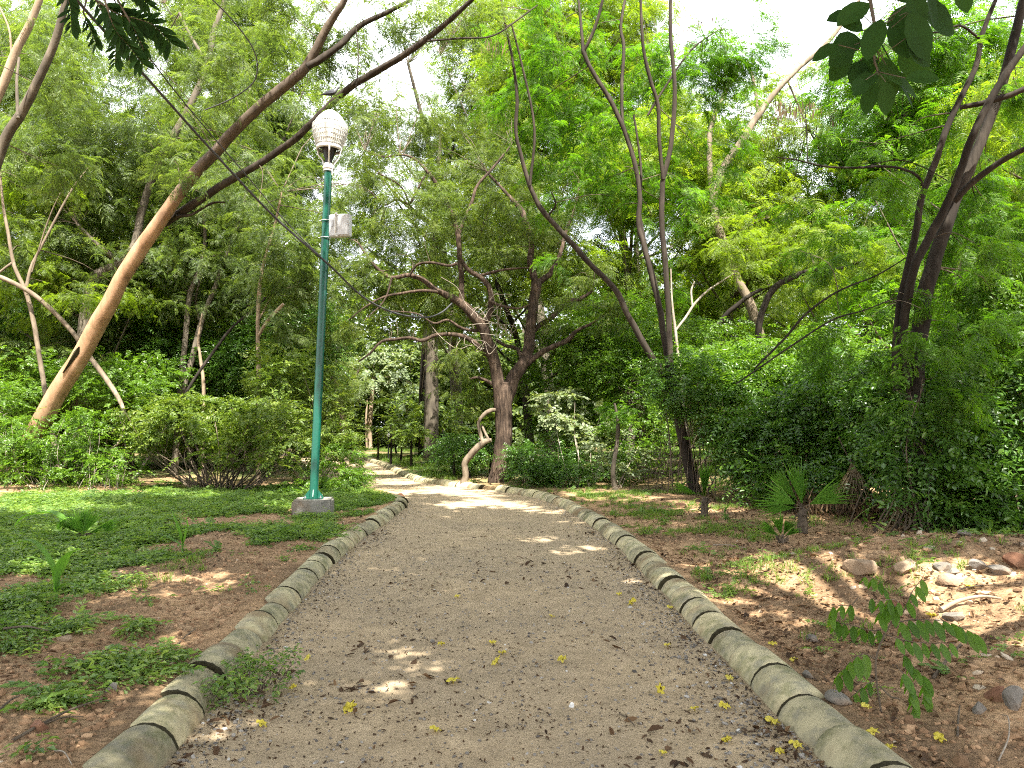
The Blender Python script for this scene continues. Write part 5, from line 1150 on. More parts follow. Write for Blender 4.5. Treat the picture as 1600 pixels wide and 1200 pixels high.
for k, (px, py, d, ht, rx) in enumerate([(643, 736, 25, 668, 20), (626, 726, 29, 665, 20), (590, 718, 32, 676, 14), (620, 710, 36, 672, 16), (655, 715, 34, 668, 16), (690, 718, 31, 668, 20), (610, 728, 27, 664, 12)]):
    young(px, py, d, ht, rx, ly, 'far_broad', 'shrub', 1.3, (.35, .55), 10 + k, group=gy)
# post with a white cap
b = W(607, 720, 31); b[2] = gz(b[0], b[1]); t = empty('garden_post', b, 'dark short post with small white cap among the young trees', 'post')
m = MB(); tp = W(607, 682, 31); m.tube([b, tp], .03, 8); m.obj('shaft', M['black'], t); m = MB(); m.tube([tp, tp + [0, 0, .05], tp + [0, 0, .13]], [.06, .07, .04], 10); m.obj('cap', M['white'], t)

# ------------------------------------------------------------------ ground plants
def weed_tpl(r, n=11, rad=.085, ll=.055, lw=.026, h=.09):
    Q = []; T = []
    for k in range(n):
        a = r.uniform(0, 6.3); z = h * r.uniform(.25, 1); b = np.array([math.cos(a) * .02, math.sin(a) * .02, z * .8])
        d = np.array([math.cos(a), math.sin(a), r.uniform(-.2, .5)]); s = _n(np.cross(d, [0, 0, 1.0]))
        Q.append(rhomb((b + d * r.uniform(0, rad * .6))[None], d[None], s[None], ll * r.uniform(.7, 1.2), lw * r.uniform(.8, 1.2), .35)); T.append(r.uniform(0, 1, 1))
    return np.concatenate(Q), np.concatenate(T)
TPL['weed'] = variants(8, weed_tpl, 900); AREA['weed'] = .01
def ferny(r):
    Q, T = [], []
    for k in range(5):
        f = pinnate_frond(r, .15, 5, .045, .018, .7); R = rotm(np.array(r.uniform(0, 6.3)), np.array(r.uniform(.3, .9)), np.array(0.0)); Q.append(f @ R.T); T.append(np.full(len(f), r.uniform(.2, .8)))
    return np.concatenate(Q), np.concatenate(T)
TPL['ferny'] = variants(6, ferny, 920); AREA['ferny'] = .01
def tuft(r):
    n = 16; a = r.uniform(0, 6.3, n); b = np.stack([r.normal(0, .03, n), r.normal(0, .03, n), 0 * a], -1)
    d = np.stack([np.cos(a) * .5, np.sin(a) * .5, np.ones(n)], -1); w = np.stack([-np.sin(a), np.cos(a), 0 * a], -1)
    return rhomb(b, d, w, r.uniform(.05, .13, n)[:, None], .006, .15, .4), r.uniform(0, 1, n)
TPL['tuft'] = variants(6, tuft, 940); AREA['tuft'] = .01
def carpet(mb, kind, P, rs, sc=(.7, 1.3), dz=0.0, mat=0):
    n = len(P); stamp(mb, kind, P + [0, 0, dz], rs.uniform(0, 6.3, n), rs.normal(0, .15, n), rs.normal(0, .15, n), rs.uniform(*sc, n), mat, rs, clear=False)
def in_patch(P, patches, rs, edge=.35):
    """Keeps the points lying in soft elliptical patches given on the ground."""
    v = np.zeros(len(P))
    for (cx, cy, sx, sy) in patches: v = np.maximum(v, 1.06 - np.sqrt(((P[:, 0] - cx) / sx) ** 2 + ((P[:, 1] - cy) / sy) ** 2))
    v = v + (fbm(P[:, 0] * 1.4, P[:, 1] * 1.4, 4, 55) - .48) * .8
    return P[rs.random(len(P)) < sstep(0, edge, v)]
def gpatch(*L):
    out = []
    for (px, py, rx, ry) in L:
        a, b, c, d = G(px - rx, py), G(px + rx, py), G(px, py + ry), G(px, py - ry); g = G(px, py)
        out.append(((a[0] + b[0]) / 2, (c[1] + d[1]) / 2, max(.1, (b[0] - a[0]) / 2), max(.15, (d[1] - c[1]) / 2)))
    return out
rs = np.random.default_rng(66)
pl = gpatch((90, 795, 240, 28), (300, 785, 240, 22), (60, 855, 150, 26), (200, 840, 120, 18), (60, 885, 170, 20), (100, 825, 170, 18), (380, 795, 60, 12), (60, 985, 90, 13), (20, 1012, 50, 12), (20, 960, 50, 9), (540, 785, 70, 12), (420, 845, 40, 10), (40, 1186, 40, 18), (-150, 850, 150, 60), (-120, 1000, 120, 60), (470, 770, 120, 10), (165, 1040, 18, 5), (85, 1100, 20, 6), (215, 985, 18, 6))
n = 95000; y = 3.2 + 15 * rs.uniform(0, 1, n) ** .9; x = xl(y) - .30 - 8.5 * rs.uniform(0, 1, n); P = in_patch(on_ground(x, y), pl, rs)
m = MB(); carpet(m, 'weed', P, rs, (.5, 1.1), -.01)
props(m.obj('groundcover', M['ground']), 'low leafy green groundcover carpeting the left verge', 'groundcover', None, 'stuff')
m = MB(); P2 = P[rs.random(len(P)) < .16]; carpet(m, 'ferny', P2, rs, (.8, 1.5))
pr = gpatch((1000, 770, 40, 3), (1020, 800, 25, 3), (930, 775, 40, 3), (1400, 846, 80, 5), (1330, 835, 30, 3), (1570, 1000, 26, 6), (1500, 850, 80, 5))
n = 16000; y = 3.4 + 14 * rs.uniform(0, 1, n); x = xr(y) + .35 + 8 * rs.uniform(0, 1, n); Pr = in_patch(on_ground(x, y), pr, rs, .8); carpet(m, 'ferny', Pr, rs, (.5, 1.0))
props(m.obj('fern_weeds', M['ground']), 'small ferny weeds scattered over both verges', 'weeds', None, 'stuff')
pg = gpatch((1110, 828, 50, 7), (1030, 808, 50, 9), (960, 775, 60, 6), (290, 890, 40, 12), (255, 915, 40, 10), (30, 775, 60, 30), (560, 775, 70, 9), (500, 790, 60, 10))
n = 26000; y = 5 + 14 * rs.uniform(0, 1, n); x = np.where(rs.random(n) < .5, xr(y) + .35 + 6 * rs.uniform(0, 1, n), xl(y) - .35 - 9 * rs.uniform(0, 1, n)); Pg = in_patch(on_ground(x, y), pg, rs)
m = MB(); carpet(m, 'tuft', Pg, rs, (.5, 1.1))
n = 26000; y = rs.uniform(18, 44, n); x = rs.uniform(-14, 10, n); k = (x > xr(y) + .45) & (fbm(x * .5, y * .5, 3, 14) > .44); carpet(m, 'tuft', on_ground(x[k], y[k]), rs, (1.0, 1.8))
props(m.obj('grass', M['grass']), 'patches of fine bright green grass on the verges and lawn', 'grass', None, 'stuff')
# weed clump growing at the kerb foot
g = G(392, 1085); t = empty('kerb_weed', g, 'leafy green weed clump growing against the foot of the left kerb', 'weed')
m = MB(); n = 70; P = g + np.stack([rs.normal(0, .10, n), rs.normal(0, .17, n), rs.uniform(.0, .16, n)], -1); P[:, 0] = np.maximum(P[:, 0], xl(P[:, 1]) + .01); stamp(m, 'weed', P, rs.uniform(0, 6.3, n), rs.normal(0, .3, n), rs.normal(0, .3, n), rs.uniform(.5, .85, n), 0, rs, clear=False)
m.obj('foliage', M['ground'], t)
m = MB()
for p in P[::4]: m.tube([g + (p - g) * [.5, .5, 0], p], .003, 4, 0, 0, False)
m.obj('stems', M['twig'], t)
# ------------------------------------------------------------------ palms and seedlings
def fan_leaf(mb, base, d, up, stalk, L, spread, n=13, fold=.02, mat=0, droop=.15, rs=RNG):
    d = _n(np.asarray(d, float)); up = _n(np.asarray(up, float)); s = _n(np.cross(d, up)); up = np.cross(s, d)
    b = base + d * stalk
    if stalk > .02: mb.tube([base, base + d * stalk * .5 + up * .01, b], .006, 5, 1, 0, False)
    for k in range(n):
        a = (k / (n - 1) - .5) * spread; dd = math.cos(a) * d + math.sin(a) * s; ww = -math.sin(a) * d + math.cos(a) * s
        l = L * (.75 + .25 * math.cos(a)) * rs.uniform(.9, 1.08); h = l * math.tan(spread / (n - 1) / 2) * .95
        g = np.array([0, 0, -droop * l])
        m1 = b + dd * l * .55 + g * .3; tip = b + dd * l + g
        for sg in (-1, 1):
            e = m1 + ww * h * .62 * sg + up * fold * sg * (1 if k % 2 else -1)
            q = [b, m1, e, b + (e - b) * .4]; mb.loose([q if sg > 0 else q[::-1]], mat, rs.uniform(.2, .8)); q2 = [m1, tip, tip, e]
            mb.tris([m1, tip, e], [[0, 1, 2]], mat, rs.uniform(.2, .8))
def strap(mb, base, pts, Wd, mat=0, rs=RNG):
    """Long arched leaf blade folded along the middle."""
    P = smooth_line(pts, 5); n = len(P); T = _n(np.gradient(P, axis=0)); s = _n(np.cross(T, np.array([0, 0, 1.0]) + 1e-3)); w = Wd / 2 * np.sin(np.clip(np.linspace(.08, 1, n) ** .8, 0, 1) * PI) ** .7
    up = np.cross(s, T)
    for sg in (-1, 1):
        E = P + s * w[:, None] * sg + up * w[:, None] * .35
        V = np.vstack([P, E]); k = np.arange(n - 1); q = np.stack([k, k + 1, n + k + 1, n + k], -1); mb.quads(V, q if sg > 0 else q[:, ::-1], mat, rs.uniform(.3, .7), True)
rs = np.random.default_rng(31)
def palm(px, py, label, leaves, trunk, d=None, trunk_r=.05, name='fan_palm'):
    g = G(px, py); t = empty(name, g, label, 'palm')
    if trunk:
        m = MB(); m.tube([g - [0, 0, .05], g + [0, 0, trunk * .5], g + [.01, 0, trunk]], [trunk_r * 1.2, trunk_r, trunk_r * .8], 10, 0, .2)
        for k in range(14):
            a = rs.uniform(0, 6.3); z = rs.uniform(.1, 1) * trunk; p = g + [math.cos(a) * trunk_r, math.sin(a) * trunk_r, z]; m.tube([p, p + [math.cos(a) * .05, math.sin(a) * .05, rs.uniform(-.06, .08)]], [.012, .004], 4, 0)
        m.obj('trunk', M['twig'], t)
    for (dx, dy, dz, stalk, L, spread) in leaves:
        m = MB(); b = g + [0, 0, trunk]; fan_leaf(m, b, (dx, dy, dz), (-.2 * dx, -.9, .6), stalk, L * 1.2, spread, 15, .012, 0, .10, rs); m.obj('leaf', [M['palm'], M['twig']], t)
    return g, t
palm(1254, 832, 'largest young fan palm with short shaggy trunk on the right verge', [(-.1, .1, 1, .06, .52, .55), (.85, -.1, .45, .10, .48, .75), (-.75, -.1, .45, .10, .42, 1.0), (-.45, .2, .75, .10, .45, .5), (-1.0, -.3, .10, .10, .50, .5), (.15, .5, .8, .05, .40, .5)], .30, trunk_r=.06)
palm(1222, 848, 'smallest fan palm tuft at the foot of the larger one', [(-.2, 0, 1, .04, .26, .7), (.35, -.1, .8, .04, .24, .6), (-.7, -.1, .5, .05, .24, .6), (.7, .2, .4, .05, .2, .5)], .05, trunk_r=.03)
palm(1101, 808, 'upright folded fan palm with brown trunk near the kerb bend', [(.05, 0, 1, .02, .46, .40), (.12, .1, 1, .02, .42, .3), (-.06, -.1, 1, .02, .40, .3), (-1.0, -.2, .45, .12, .34, .5)], .26, trunk_r=.05)
palm(128, 846, 'squat fan palm with one arching leaf amid the left groundcover', [(-.35, 0, .9, .02, .30, .9), (.25, .1, .9, .02, .30, .9), (-.9, -.1, .75, .06, .26, .4), (.9, .1, .4, .08, .30, .5)], .06, trunk_r=.05)
def seedling(px, py, label, blades, name='palm_seedling'):
    g = G(px, py); t = empty(name, g, label, 'seedling')
    m = MB(); m.tube([g - [0, 0, .03], g + [0, 0, .10], g + [0, 0, .2]], [.010, .008, .006], 6); m.obj('stem', M['palm'], t)
    for pts, w in blades:
        m = MB(); strap(m, g, [g + [0, 0, .10]] + [g + np.array(p) for p in pts], w, 0, rs); m.obj('leaf', M['palm'], t)
seedling(88, 946, 'two bladed palm seedling standing alone on bare soil at the left', [([(-.05, 0, .28), (-.18, -.02, .46), (-.34, -.04, .44)], .09), ([(.03, 0, .25), (.09, -.02, .36), (.19, -.03, .42)], .10), ([(.05, -.02, .14), (.12, -.04, .16), (.24, -.06, .12)], .05)])
seedling(92, 842, 'long arched blade of a palm seedling left of the squat fan palm', [([(.02, 0, .22), (-.12, 0, .30), (-.38, -.02, .26), (-.52, -.02, .14)], .14), ([(.02, 0, .2), (.1, .05, .24), (.2, .05, .2)], .05)])
seedling(285, 868, 'small palm seedling at the right edge of the left groundcover', [([(-.03, 0, .2), (-.08, 0, .34), (-.13, 0, .48)], .07), ([(.03, 0, .18), (.04, 0, .3), (.02, 0, .42)], .06), ([(-.08, 0, .14), (-.18, 0, .2), (-.24, 0, .16)], .05)])
seedling(1062, 772, 'broad bladed pale seedling in front of the fanning stems', [([(.06, 0, .15), (.14, 0, .22), (.30, -.02, .22)], .13), ([(-.04, 0, .14), (-.10, 0, .2), (-.2, -.02, .14)], .12)])
seedling(1133, 812, 'tiny seedling with one round blade right of the folded fan palm', [([(.03, 0, .16), (.08, -.02, .22), (.16, -.03, .20)], .09)])
# hanging dry palm leaves
for px, py, d, label, L in ((1322, 722, 10.9, 'dry fan palm leaf caught high in the dark creeper bank', .42), (1412, 762, 10.0, 'dry fan palm leaf hanging low against the creeper bank above the rubble', .44)):
    m = MB(); b = W(px, py, d) + [0, -.15, 0]
    for k in range(3): fan_leaf(m, b + rs.normal(0, .03, 3), (rs.normal(0, .25) - .15, -.35, -1), (0, -1, .2), .05, L, 1.1, 14, .02, 0, .2, rs)
    m.tube([b, b + [-.12, .1, .35]], .008, 5, 1); props(m.obj('dry_palm_leaf', [M['drypalm'], M['twig']], None, tuple(b)), label, 'dry leaf')

# ------------------------------------------------------------------ pinnate shrub on the right verge
g = G(1378, 1112); t = empty('pinnate_sapling', g, 'thin sapling with hanging paired leaflets on the littered right verge', 'sapling')
d0 = g[1]
m = MB(); main = [g - [0, 0, .04], W(1368, 1040, d0), W(1382, 992, d0), W(1400, 965, d0), W(1412, 955, d0)]; m.tube(smooth_line(main, 6), .0055, 6)
m.tube(smooth_line([W(1374, 1072, d0), W(1392, 1088, d0 - .05), W(1405, 1092, d0 - .1)], 5), .004, 5); stem = m.obj('stem', M['twig'], t)
fr = [([(1392, 975), (1430, 968), (1480, 972), (1522, 990)], 1.0), ([(1385, 992), (1420, 1002), (1460, 1005), (1492, 1004)], .8), ([(1388, 982), (1360, 985), (1335, 978), (1310, 972), (1294, 955)], .8), ([(1340, 935), (1330, 945), (1312, 946), (1296, 950)], .7), ([(1368, 1030), (1350, 1022), (1330, 1032), (1310, 1058)], 1.0), ([(1412, 955), (1425, 925), (1440, 905), (1444, 898)], .8), ([(1400, 960), (1385, 925), (1370, 905), (1345, 900)], .6), ([(1405, 1010), (1420, 1035), (1440, 1055), (1446, 1085)], .9), ([(1400, 1040), (1418, 1062), (1425, 1090), (1428, 1110)], .9), ([(1372, 1060), (1352, 1070), (1335, 1085), (1316, 1100)], .8), ([(1412, 955), (1392, 945), (1378, 950), (1372, 965)], .9), ([(1412, 955), (1400, 938), (1376, 938), (1362, 935)], .7)]
for pts, k in fr:
    m = MB(); dd = d0 + rs.uniform(-.12, .12)
    P = smooth_line([W(x, y, dd) for x, y in pts], 5); L = np.concatenate([[0], np.cumsum(np.linalg.norm(np.diff(P, axis=0), axis=1))]); m.tube(P, np.linspace(.003, .0012, len(P)), 4, 1, 0, False)
    T = _n(np.gradient(P, axis=0))
    for u in np.arange(.05, L[-1] + .01, .044):
        p = np.array([np.interp(u, L, P[:, i]) for i in range(3)]); tt = np.array([np.interp(u, L, T[:, i]) for i in range(3)])
        for sg in (-1, 1):
            d = _n(np.array([tt[0] * .25 + rs.normal(0, .12), sg * .75, -1.0 + rs.normal(0, .2)])); l = .098 * k * rs.uniform(.8, 1.15)
            m.loose(oval(p, d, np.array([sg * .4 + .1, -1.0, .2]), l, l * .42, .1), 0, rs.uniform(.2, .8))
    m.obj('frond', [M['feather_r'], M['twig']], t)
# little sunlit seedling in the middle of the right verge
g = G(1352, 868); m = MB(); t = empty('vine_seedling', g, 'bright yellow green vine seedling in the sun behind the buff rock', 'seedling')
m.tube(smooth_line([g, g + [-.12, 0, .14], g + [-.02, 0, .26], g + [.12, 0, .34]], 5), .003, 4); m.obj('stem', M['grass'], t); m = MB()
for k in range(14): p = g + np.array([rs.uniform(-.16, .14), rs.normal(0, .04), rs.uniform(.03, .24)]); m.loose(oval(p, (rs.normal(), rs.normal(), -.2), (0, 0, 1.0), .07, .05), 0, .8)
m.obj('foliage', M['grass'], t)

# ------------------------------------------------------------------ rocks
IV3, IF3 = ico_template(3)
def rock(px, py, w, h, mat, label, seed, name='rock', group=None):
    r = np.random.default_rng(seed); g = G(px, py); dist = g[1]; sx = w / 2 / FOC * dist; sz = h / 2 / FOC * dist * 1.3
    V = IV3.copy()
    for k in range(8):                                                             # flat broken faces
        nrm = _n(r.normal(size=3)); c = r.uniform(.42, .75); e = V @ nrm - c; V = V - np.outer(np.clip(e, 0, 9), nrm)
    V = V * (1 + .10 * (fbm(V[:, 0] * 3 + seed, V[:, 1] * 3 + V[:, 2] * 2 + seed, 3, seed)[:, None] - .45))
    a = r.uniform(0, 3.1); V = (V * [sx, sx * r.uniform(.7, 1.0), sz]) @ np.array([[1, 0, .12 * r.normal()], [0, 1, 0], [0, 0, 1]])
    m = MB(); m.tris(V + g + [0, 0, sz * .32], IF3, 0, None, False)
    props(m.obj(name, M[mat], None, tuple(g)), label, 'rock', group)
for a in [(1343, 888, 52, 34, 'rock_buff', 'largest sunlit buff rock on the rubble behind the pinnate sapling', 1), (1420, 890, 44, 24, 'rock_buff', 'sunlit buff rock right of the largest buff rock', 2), (1486, 912, 42, 24, 'rock_buff', 'flat topped buff stone below the row of grey stones', 3), (1470, 890, 34, 16, 'rock_grey', 'grey brown stone left of the row of grey stones', 4),
          (1525, 888, 34, 18, 'rock_grey', 'grey rounded stone at the middle of the stone row', 5), (1488, 896, 20, 12, 'rock_grey', 'small bluish grey stone wedged in the stone row', 6), (1588, 886, 44, 26, 'rock_red', 'large red brown stone at the right edge below the broad leaved bush', 7), (1560, 896, 40, 16, 'rock_grey', 'low grey stone beside the large red brown stone', 8), (1510, 870, 24, 10, 'rock_grey', 'small grey stone lying behind the stone row', 9),
          (1490, 968, 34, 14, 'rock_grey', 'flat grey stone below the thick bare stick', 10), (1556, 1090, 36, 26, 'rock_red', 'red brown stone near the bottom right beside two grey stones', 11), (1585, 1105, 40, 40, 'rock_grey', 'pale grey stone cut by the right edge near the bottom', 12), (1532, 1112, 26, 24, 'rock_grey', 'dull grey stone left of the red brown one near the bottom right', 13), (1312, 1096, 44, 20, 'rock_grey', 'pale flat stone lying just outside the right kerb', 14),
          (1400, 955, 34, 22, 'rock_red', 'dark red brown stone behind the leaves of the pinnate sapling', 15), (1268, 1000, 26, 14, 'rock_grey', 'grey stone in the leaf litter left of the pinnate sapling', 16), (1262, 1058, 22, 12, 'rock_grey', 'small grey stone between right kerb and pinnate sapling', 17), (1065, 792, 22, 9, 'rock_red', 'low brown rock before the folded fan palm', 18), (1115, 812, 18, 8, 'rock_red', 'small brown rock beside the folded fan palm', 19), (1182, 793, 14, 7, 'rock_red', 'dark round stone between the two larger right palms', 20),
          (178, 905, 30, 14, 'rock_buff', 'buff stone at the edge of the left groundcover', 21), (195, 908, 14, 7, 'rock_grey', 'little grey stone touching the buff stone on the left', 22), (175, 1083, 26, 18, 'rock_grey', 'pale greenish stone in the sun patch on the left verge', 23), (122, 1088, 26, 20, 'rock_red', 'squarish brown brick fragment left of the pale stone on the left verge', 24), (418, 798, 22, 10, 'rock_buff', 'rough lump left of the concrete lamp block', 25), (628, 779, 16, 10, 'rock_red', 'red brown lump at the end of the left kerb row', 26), (60, 1140, 40, 20, 'rock_red', 'big brown soil coloured stone low on the left verge', 27), (100, 1000, 26, 12, 'rock_buff', 'buff earth lump above the left groundcover strip', 28)]:
    rock(*a)

# ------------------------------------------------------------------ sticks
def stick(label, pts, r, mat='twig', seed=0, forks=()):
    m = MB(); P = smooth_line([G(x, y) + [0, 0, r * .8 + dz] for x, y, dz in pts], 6); P[:, 2] = np.maximum(P[:, 2], hgt(P[:, 0], P[:, 1]) + r * .6)
    m.tube(P, np.linspace(r, r * .5, len(P)), 7, 0, .15, True, seed)
    for f in forks:
        Q = smooth_line([G(x, y) + [0, 0, r * .5 + dz] for x, y, dz in f], 5); m.tube(Q, np.linspace(r * .6, r * .25, len(Q)), 5, 0, 0, True)
    props(m.obj('stick', M[mat], None, tuple(P[0])), label, 'stick')
stick('thick bare pale stick lying in the sun on the right rubble', [(1470, 958, .01), (1500, 948, .03), (1535, 944, .04), (1565, 943, .02)], .018, 'bark_pale', 1)
stick('straight dark stick poking up right of the pinnate sapling', [(1458, 1062, 0), (1480, 1045, .04), (1502, 1026, .06)], .011, 'twig', 2)
stick('forked dark twig lying on the lower left verge', [(20, 1160, 0), (60, 1140, .01), (110, 1118, .02), (160, 1104, .03)], .008, 'twig', 3, [[(70, 1136, .01), (100, 1130, .02), (130, 1128, .02)]])
stick('thin pale curved twig at the bottom right corner', [(1560, 1190, 0), (1576, 1165, .03), (1576, 1140, .05), (1566, 1128, .03)], .004, 'twig_pale', 4)
stick('long thin twig beside the flat topped buff stone', [(1496, 922, 0), (1530, 920, .02), (1560, 917, .01)], .006, 'twig', 5)
stick('thin grey twig on the left verge near the left kerb row', [(278, 1008, 0), (292, 996, .01), (305, 986, .01)], .006, 'twig', 6)
stick('dark horizontal twig crossing the left groundcover strip', [(5, 1000, .06), (40, 999, .07), (75, 1002, .05)], .008, 'twig', 7)
stick('bleached white twig on the right verge below the grass patch', [(1115, 855, .02), (1140, 857, .03), (1165, 860, .02)], .006, 'twig_pale', 8)
stick('short upright grey twig in the litter near the bottom right', [(1496, 1152, 0), (1498, 1130, .03), (1500, 1110, .02)], .006, 'twig', 9)
stick('thin slanting twig at the far lower left', [(0, 1112, 0), (15, 1105, .02), (30, 1096, .02)], .007, 'twig', 10)
stick('dark bent twig on the bare left soil below the pale stone', [(85, 1178, .01), (100, 1185, .02), (112, 1200, .01)], .004, 'twig_pale', 11)
stick('thin dark twig lying on the sandy path near the bottom', [(968, 1116, 0), (982, 1126, .005), (992, 1136, 0)], .004, 'twig', 12)

# ------------------------------------------------------------------ fallen yellow flowers
def flower_mesh(seed):
    r = np.random.default_rng(seed); m = MB(); n = 5; S = 7; K = 40
    ang = np.arange(K) / K * 2 * PI
    open_ = r.uniform(.75, 1.15)
    prof = [(.004, -.020), (.006, -.008), (.010, .0), (.016, .008), (.024, .013), (.031, .014), (.036, .010)]
    V = []
    for i, (rr, z) in enumerate(prof):
        f = i / (len(prof) - 1)
        lob = 1 + f ** 2 * (.30 * np.cos(ang * n) + .05 * np.cos(ang * 11 + seed))
        zz = z + f ** 2 * (.007 * np.cos(ang * n + 2) + .010 * r.normal(0, .6) * np.cos(ang + seed) + .003 * np.sin(ang * 9))
        V.append(np.stack([rr * lob * np.cos(ang) * open_, rr * lob * np.sin(ang) * open_ * r.uniform(.95, 1.05), zz], -1))
    V = np.array(V); i, j = np.meshgrid(np.arange(len(prof) - 1), np.arange(K), indexing='ij'); j2 = (j + 1) % K
    Q = np.stack([i * K + j, i * K + j2, (i + 1) * K + j2, (i + 1) * K + j], -1)
    m.quads(V.reshape(-1, 3), Q[2:].reshape(-1, 4), 0, r.uniform(.2, .9), True); m.quads(V.reshape(-1, 3), Q[:2].reshape(-1, 4), 1, None, True)
    return m.mesh('yellow_flower', [M['flower'], M['flower_in']])
FM = [flower_mesh(60 + k) for k in range(6)]
FL = [(715, 935, 'lone yellow trumpet flower farthest out in the middle of the path'), (690, 1010, 'yellow flower just above the sun fleck on the path'), (776, 1040, 'pale wilted yellow flower right of the sun fleck on the path'), (770, 1008, None), (708, 1070, 'folded yellow flower below the sun fleck in mid path'), (482, 1034, 'yellow flower with curled lobes nearest the weed clump on the left side of the path'), (456, 1080, 'pale yellow crumpled flower right of the kerb weed clump'), (549, 1114, 'largest pale yellow crumpled flower on the lower left of the path'), (409, 1137, 'yellow flower at the lower left below the kerb weed clump'),
      (968, 931, 'open yellow flower on the grit farthest along the right kerb'), (988, 947, 'yellow flower lying sideways just after the first one by the right kerb'), (1047, 956, 'open yellow flower touching the foot of the right kerb'), (1043, 1012, 'yellow cup shaped flower midway out from the right kerb'), (879, 1036, 'browned yellow flower alone right of mid path'), (1033, 1083, 'yellow flower lying on its side with brown calyx on the right of the path'), (1132, 1109, 'flat open round yellow flower on the lower right of the path'), (1207, 1137, 'yellow flower tucked against the lower right kerb'), (1140, 1069, 'half hidden yellow flower in grit by the right kerb'), (1245, 1178, 'brown centred yellow flower at the very bottom by the right kerb'), (1136, 1160, 'wilted brownish yellow flower near the bottom right of the path'), (862, 966, None), (785, 1025, None), (680, 1145, None), (1035, 1182, None), (1085, 1110, None), (1220, 1183, None),
      (1300, 985, 'yellow flower on the soil left of the pinnate sapling'), (1208, 1010, 'yellow flower resting at the back of the right kerb'), (1302, 1092, 'yellow flower lying on top of the pale flat stone by the right kerb'), (1352, 1110, 'small yellow flower at the foot of the pinnate sapling'), (1365, 1150, 'yellow flower on bare soil below the pinnate sapling'), (1468, 1160, 'large yellow flower cluster at the bottom right on bare soil'), (1390, 1175, 'yellow flower behind the lowest right kerb section'), (1455, 965, 'yellow flower in the litter left of the thick bare stick'), (1516, 918, 'yellow flower on sunlit litter right of the flat topped stone'), (1240, 1035, 'withered yellow flower on the soil by a small grey stone'), (1112, 924, 'yellow flower behind the kerb high on the right verge')]
for k, (px, py, lab) in enumerate(FL):
    g = G(px, py); 
    if xl(g[1]) < g[0] < xr(g[1]): g[2] = float(path_z(g[0], g[1]))
    o = bpy.data.objects.new('fallen_flower', FM[k % len(FM)]); COL.objects.link(o); s = .84 * rs.uniform(.75, 1.05) * (.75 if lab is None else 1.0)
    if lab and 'largest' in lab: s = 1.05
    o.scale = (s, s, s); o.location = (g[0], g[1], g[2] + .016 * s)
    tl = 1.2 if lab and ('side' in lab or 'crumpled' in lab) else .45
    o.rotation_euler = (rs.normal(0, tl * .6), rs.normal(0, tl * .6), rs.uniform(0, 6.3))
    o.location.z += .010 * s * (abs(o.rotation_euler.x) + abs(o.rotation_euler.y))
    props(o, lab or 'small withered yellow flower scattered among dead leaves on the sandy path', 'flower', 'fallen yellow flowers')

# ------------------------------------------------------------------ pigeon on the limb above the lamp
sc = .215; L_ = LIMBS['leaning_tree']; pr = np.stack([800 + L_[:, 0] / L_[:, 1] * FOC, 665 - (L_[:, 2] - 1.5) / L_[:, 1] * FOC], -1)
LS = L_[np.argsort(np.hypot(pr[:, 0] - 524, pr[:, 1] - 156))[:1]][0]
p0 = LS + np.array([0, -.03, .075 + .45 * sc])
t = empty('pigeon', p0, 'dark grey pigeon perched on the limb above the lamp globe', 'bird')
spine = [(-.95, -.16, .10, .03), (-.70, -.10, .13, .07), (-.40, -.02, .26, .20), (-.05, .04, .31, .28), (.25, .12, .28, .26), (.42, .24, .20, .20), (.50, .38, .16, .165), (.56, .50, .145, .145), (.66, .52, .10, .10), (.71, .51, .04, .04)]
m = MB(); K = 14; a = np.arange(K) / K * 2 * PI; V = np.array([[(x, np.cos(q) * ry * .5 * 1.25, z + np.sin(q) * rz) for q in a] for x, z, ry, rz in spine])
V = V.reshape(-1, 3) * sc + p0; i, j = np.meshgrid(np.arange(len(spine) - 1), np.arange(K), indexing='ij'); j2 = (j + 1) % K
Q = np.stack([i * K + j, i * K + j2, (i + 1) * K + j2, (i + 1) * K + j], -1)
m.quads(V, Q[:4].reshape(-1, 4), 0, None, True); m.quads(V, Q[4:].reshape(-1, 4), 1, None, True)
for e in (0, len(spine) - 1): m.tris(np.vstack([V[e * K:(e + 1) * K], V[e * K:(e + 1) * K].mean(0)]), [[k, (k + 1) % K, K] for k in range(K)], 0, None, True)
body = m.obj('body', [M['bird'], M['birdneck']], t)
m = MB(); m.tube([p0 + np.array([.69, 0, .51]) * sc, p0 + np.array([.84, 0, .46]) * sc], [.032 * sc, .008 * sc], 6); m.obj('beak', M['black'], t)
for s in (-1, 1):
    m = MB(); q = [(-.78, .10, -.12), (-.4, .165, .04), (0, .21, .12), (.25, .17, .12), (.2, .19, -.06), (-.1, .20, -.10), (-.45, .15, -.10)]
    V = np.array([(x, s * y, z) for x, y, z in q]) * sc + p0; C = V.mean(0) + np.array([0, s * .03 * sc, 0]); m.tris(np.vstack([V, C]), [[k, (k + 1) % 7, 7] for k in range(7)], 0, None, True); m.obj('wing', M['bird'], t)
    m = MB(); m.tube([p0 + np.array([-.02, s * .09, -.20]) * sc, p0 + np.array([0, s * .09, -.42]) * sc], .03 * sc, 5)
    for tx in (-.08, .03, .1): m.tube([p0 + np.array([0, s * .09, -.42]) * sc, p0 + np.array([tx * 1.6, s * (.09 + tx * .3), -.45]) * sc], .018 * sc, 4)
    m.obj('leg', M['black'], t)
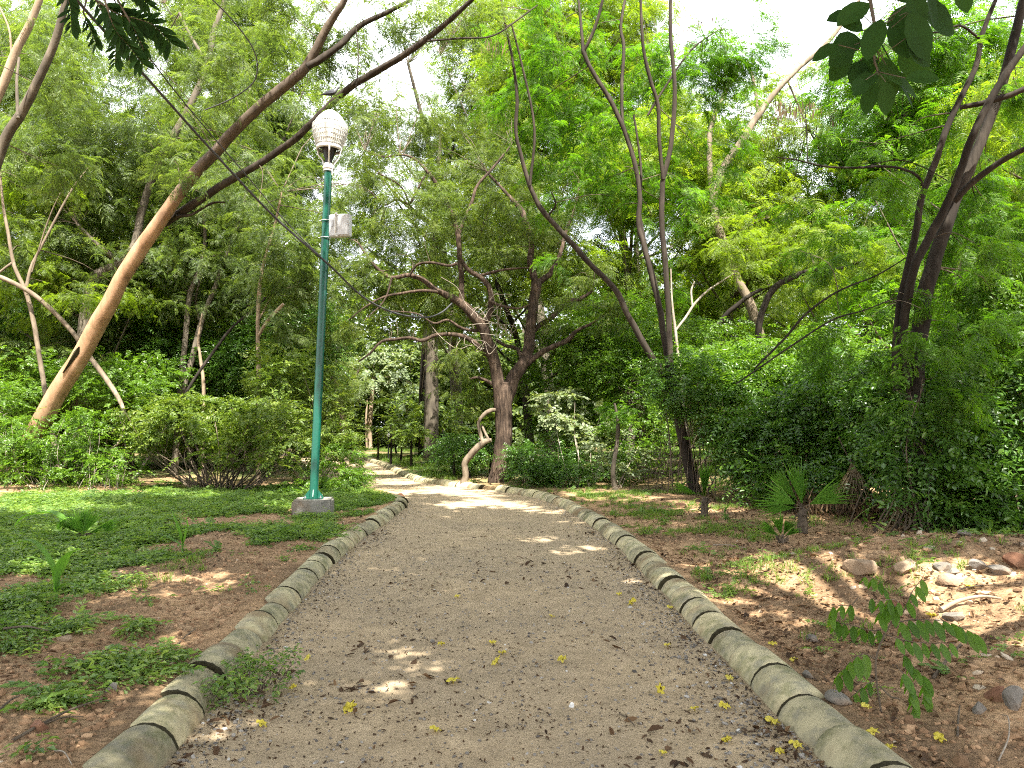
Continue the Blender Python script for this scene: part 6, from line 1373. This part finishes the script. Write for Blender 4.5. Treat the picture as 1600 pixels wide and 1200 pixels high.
# ------------------------------------------------------------------ light, sky, camera
w = bpy.data.worlds.new('World'); SC.world = w; w.use_nodes = True
nt = w.node_tree; bg = nt.nodes['Background']; sky = nt.nodes.new('ShaderNodeTexSky'); sky.sky_type = 'NISHITA'; sky.sun_disc = False
el = math.asin(SUN_DIR[2]); az = math.atan2(SUN_DIR[0], SUN_DIR[1])
sky.sun_elevation = el; sky.sun_rotation = az; sky.air_density = 1.0; sky.dust_density = 6.0; sky.ozone_density = 1.0
tc = nt.nodes.new('ShaderNodeTexCoord'); cl = nt.nodes.new('ShaderNodeTexNoise'); cl.inputs['Scale'].default_value = 2.2; cl.inputs['Detail'].default_value = 6
nt.links.new(tc.outputs['Generated'], cl.inputs['Vector'])
cr = nt.nodes.new('ShaderNodeValToRGB'); cr.color_ramp.elements[0].position = .30; cr.color_ramp.elements[0].color = (.45, .45, .45, 1); cr.color_ramp.elements[1].position = .62; cr.color_ramp.elements[1].color = (.95, .95, .95, 1)
nt.links.new(cl.outputs['Fac'], cr.inputs[0])
mx = nt.nodes.new('ShaderNodeMix'); mx.data_type = 'RGBA'; nt.links.new(cr.outputs[0], mx.inputs[0]); nt.links.new(sky.outputs[0], mx.inputs[6]); mx.inputs[7].default_value = (6.5, 6.7, 7.0, 1)
nt.links.new(mx.outputs[2], bg.inputs['Color']); bg.inputs['Strength'].default_value = .115
sun = bpy.data.lights.new('sun', 'SUN'); sun.energy = 5.0; sun.angle = math.radians(.55); sun.color = (1.0, .95, .86)
so = bpy.data.objects.new('sun', sun); COL.objects.link(so); so.rotation_euler = Vector([-v for v in SUN_DIR]).to_track_quat('-Z', 'Y').to_euler(); so.location = (0, 0, 40)
cam = bpy.data.cameras.new('camera'); cam.sensor_width = 36; cam.lens = 36 * FOC / 1600; cam.clip_end = 2000; cam.clip_start = .05
co = bpy.data.objects.new('camera', cam); COL.objects.link(co); co.location = CAM.tolist(); co.rotation_euler = (PI / 2 + PITCH, 0, 0); SC.camera = co
SC.view_settings.view_transform = 'Standard'; SC.view_settings.look = 'None'; SC.view_settings.exposure = 2.28; SC.view_settings.gamma = 1.0
cy = SC.cycles; cy.max_bounces = 8; cy.diffuse_bounces = 4; cy.glossy_bounces = 2; cy.transmission_bounces = 5; cy.transparent_max_bounces = 4; cy.caustics_reflective = False; cy.caustics_refractive = False
cy.use_adaptive_sampling = True; cy.adaptive_threshold = .02; cy.sample_clamp_indirect = 6.0
cy.use_denoising = False; cy.filter_width = 1.1
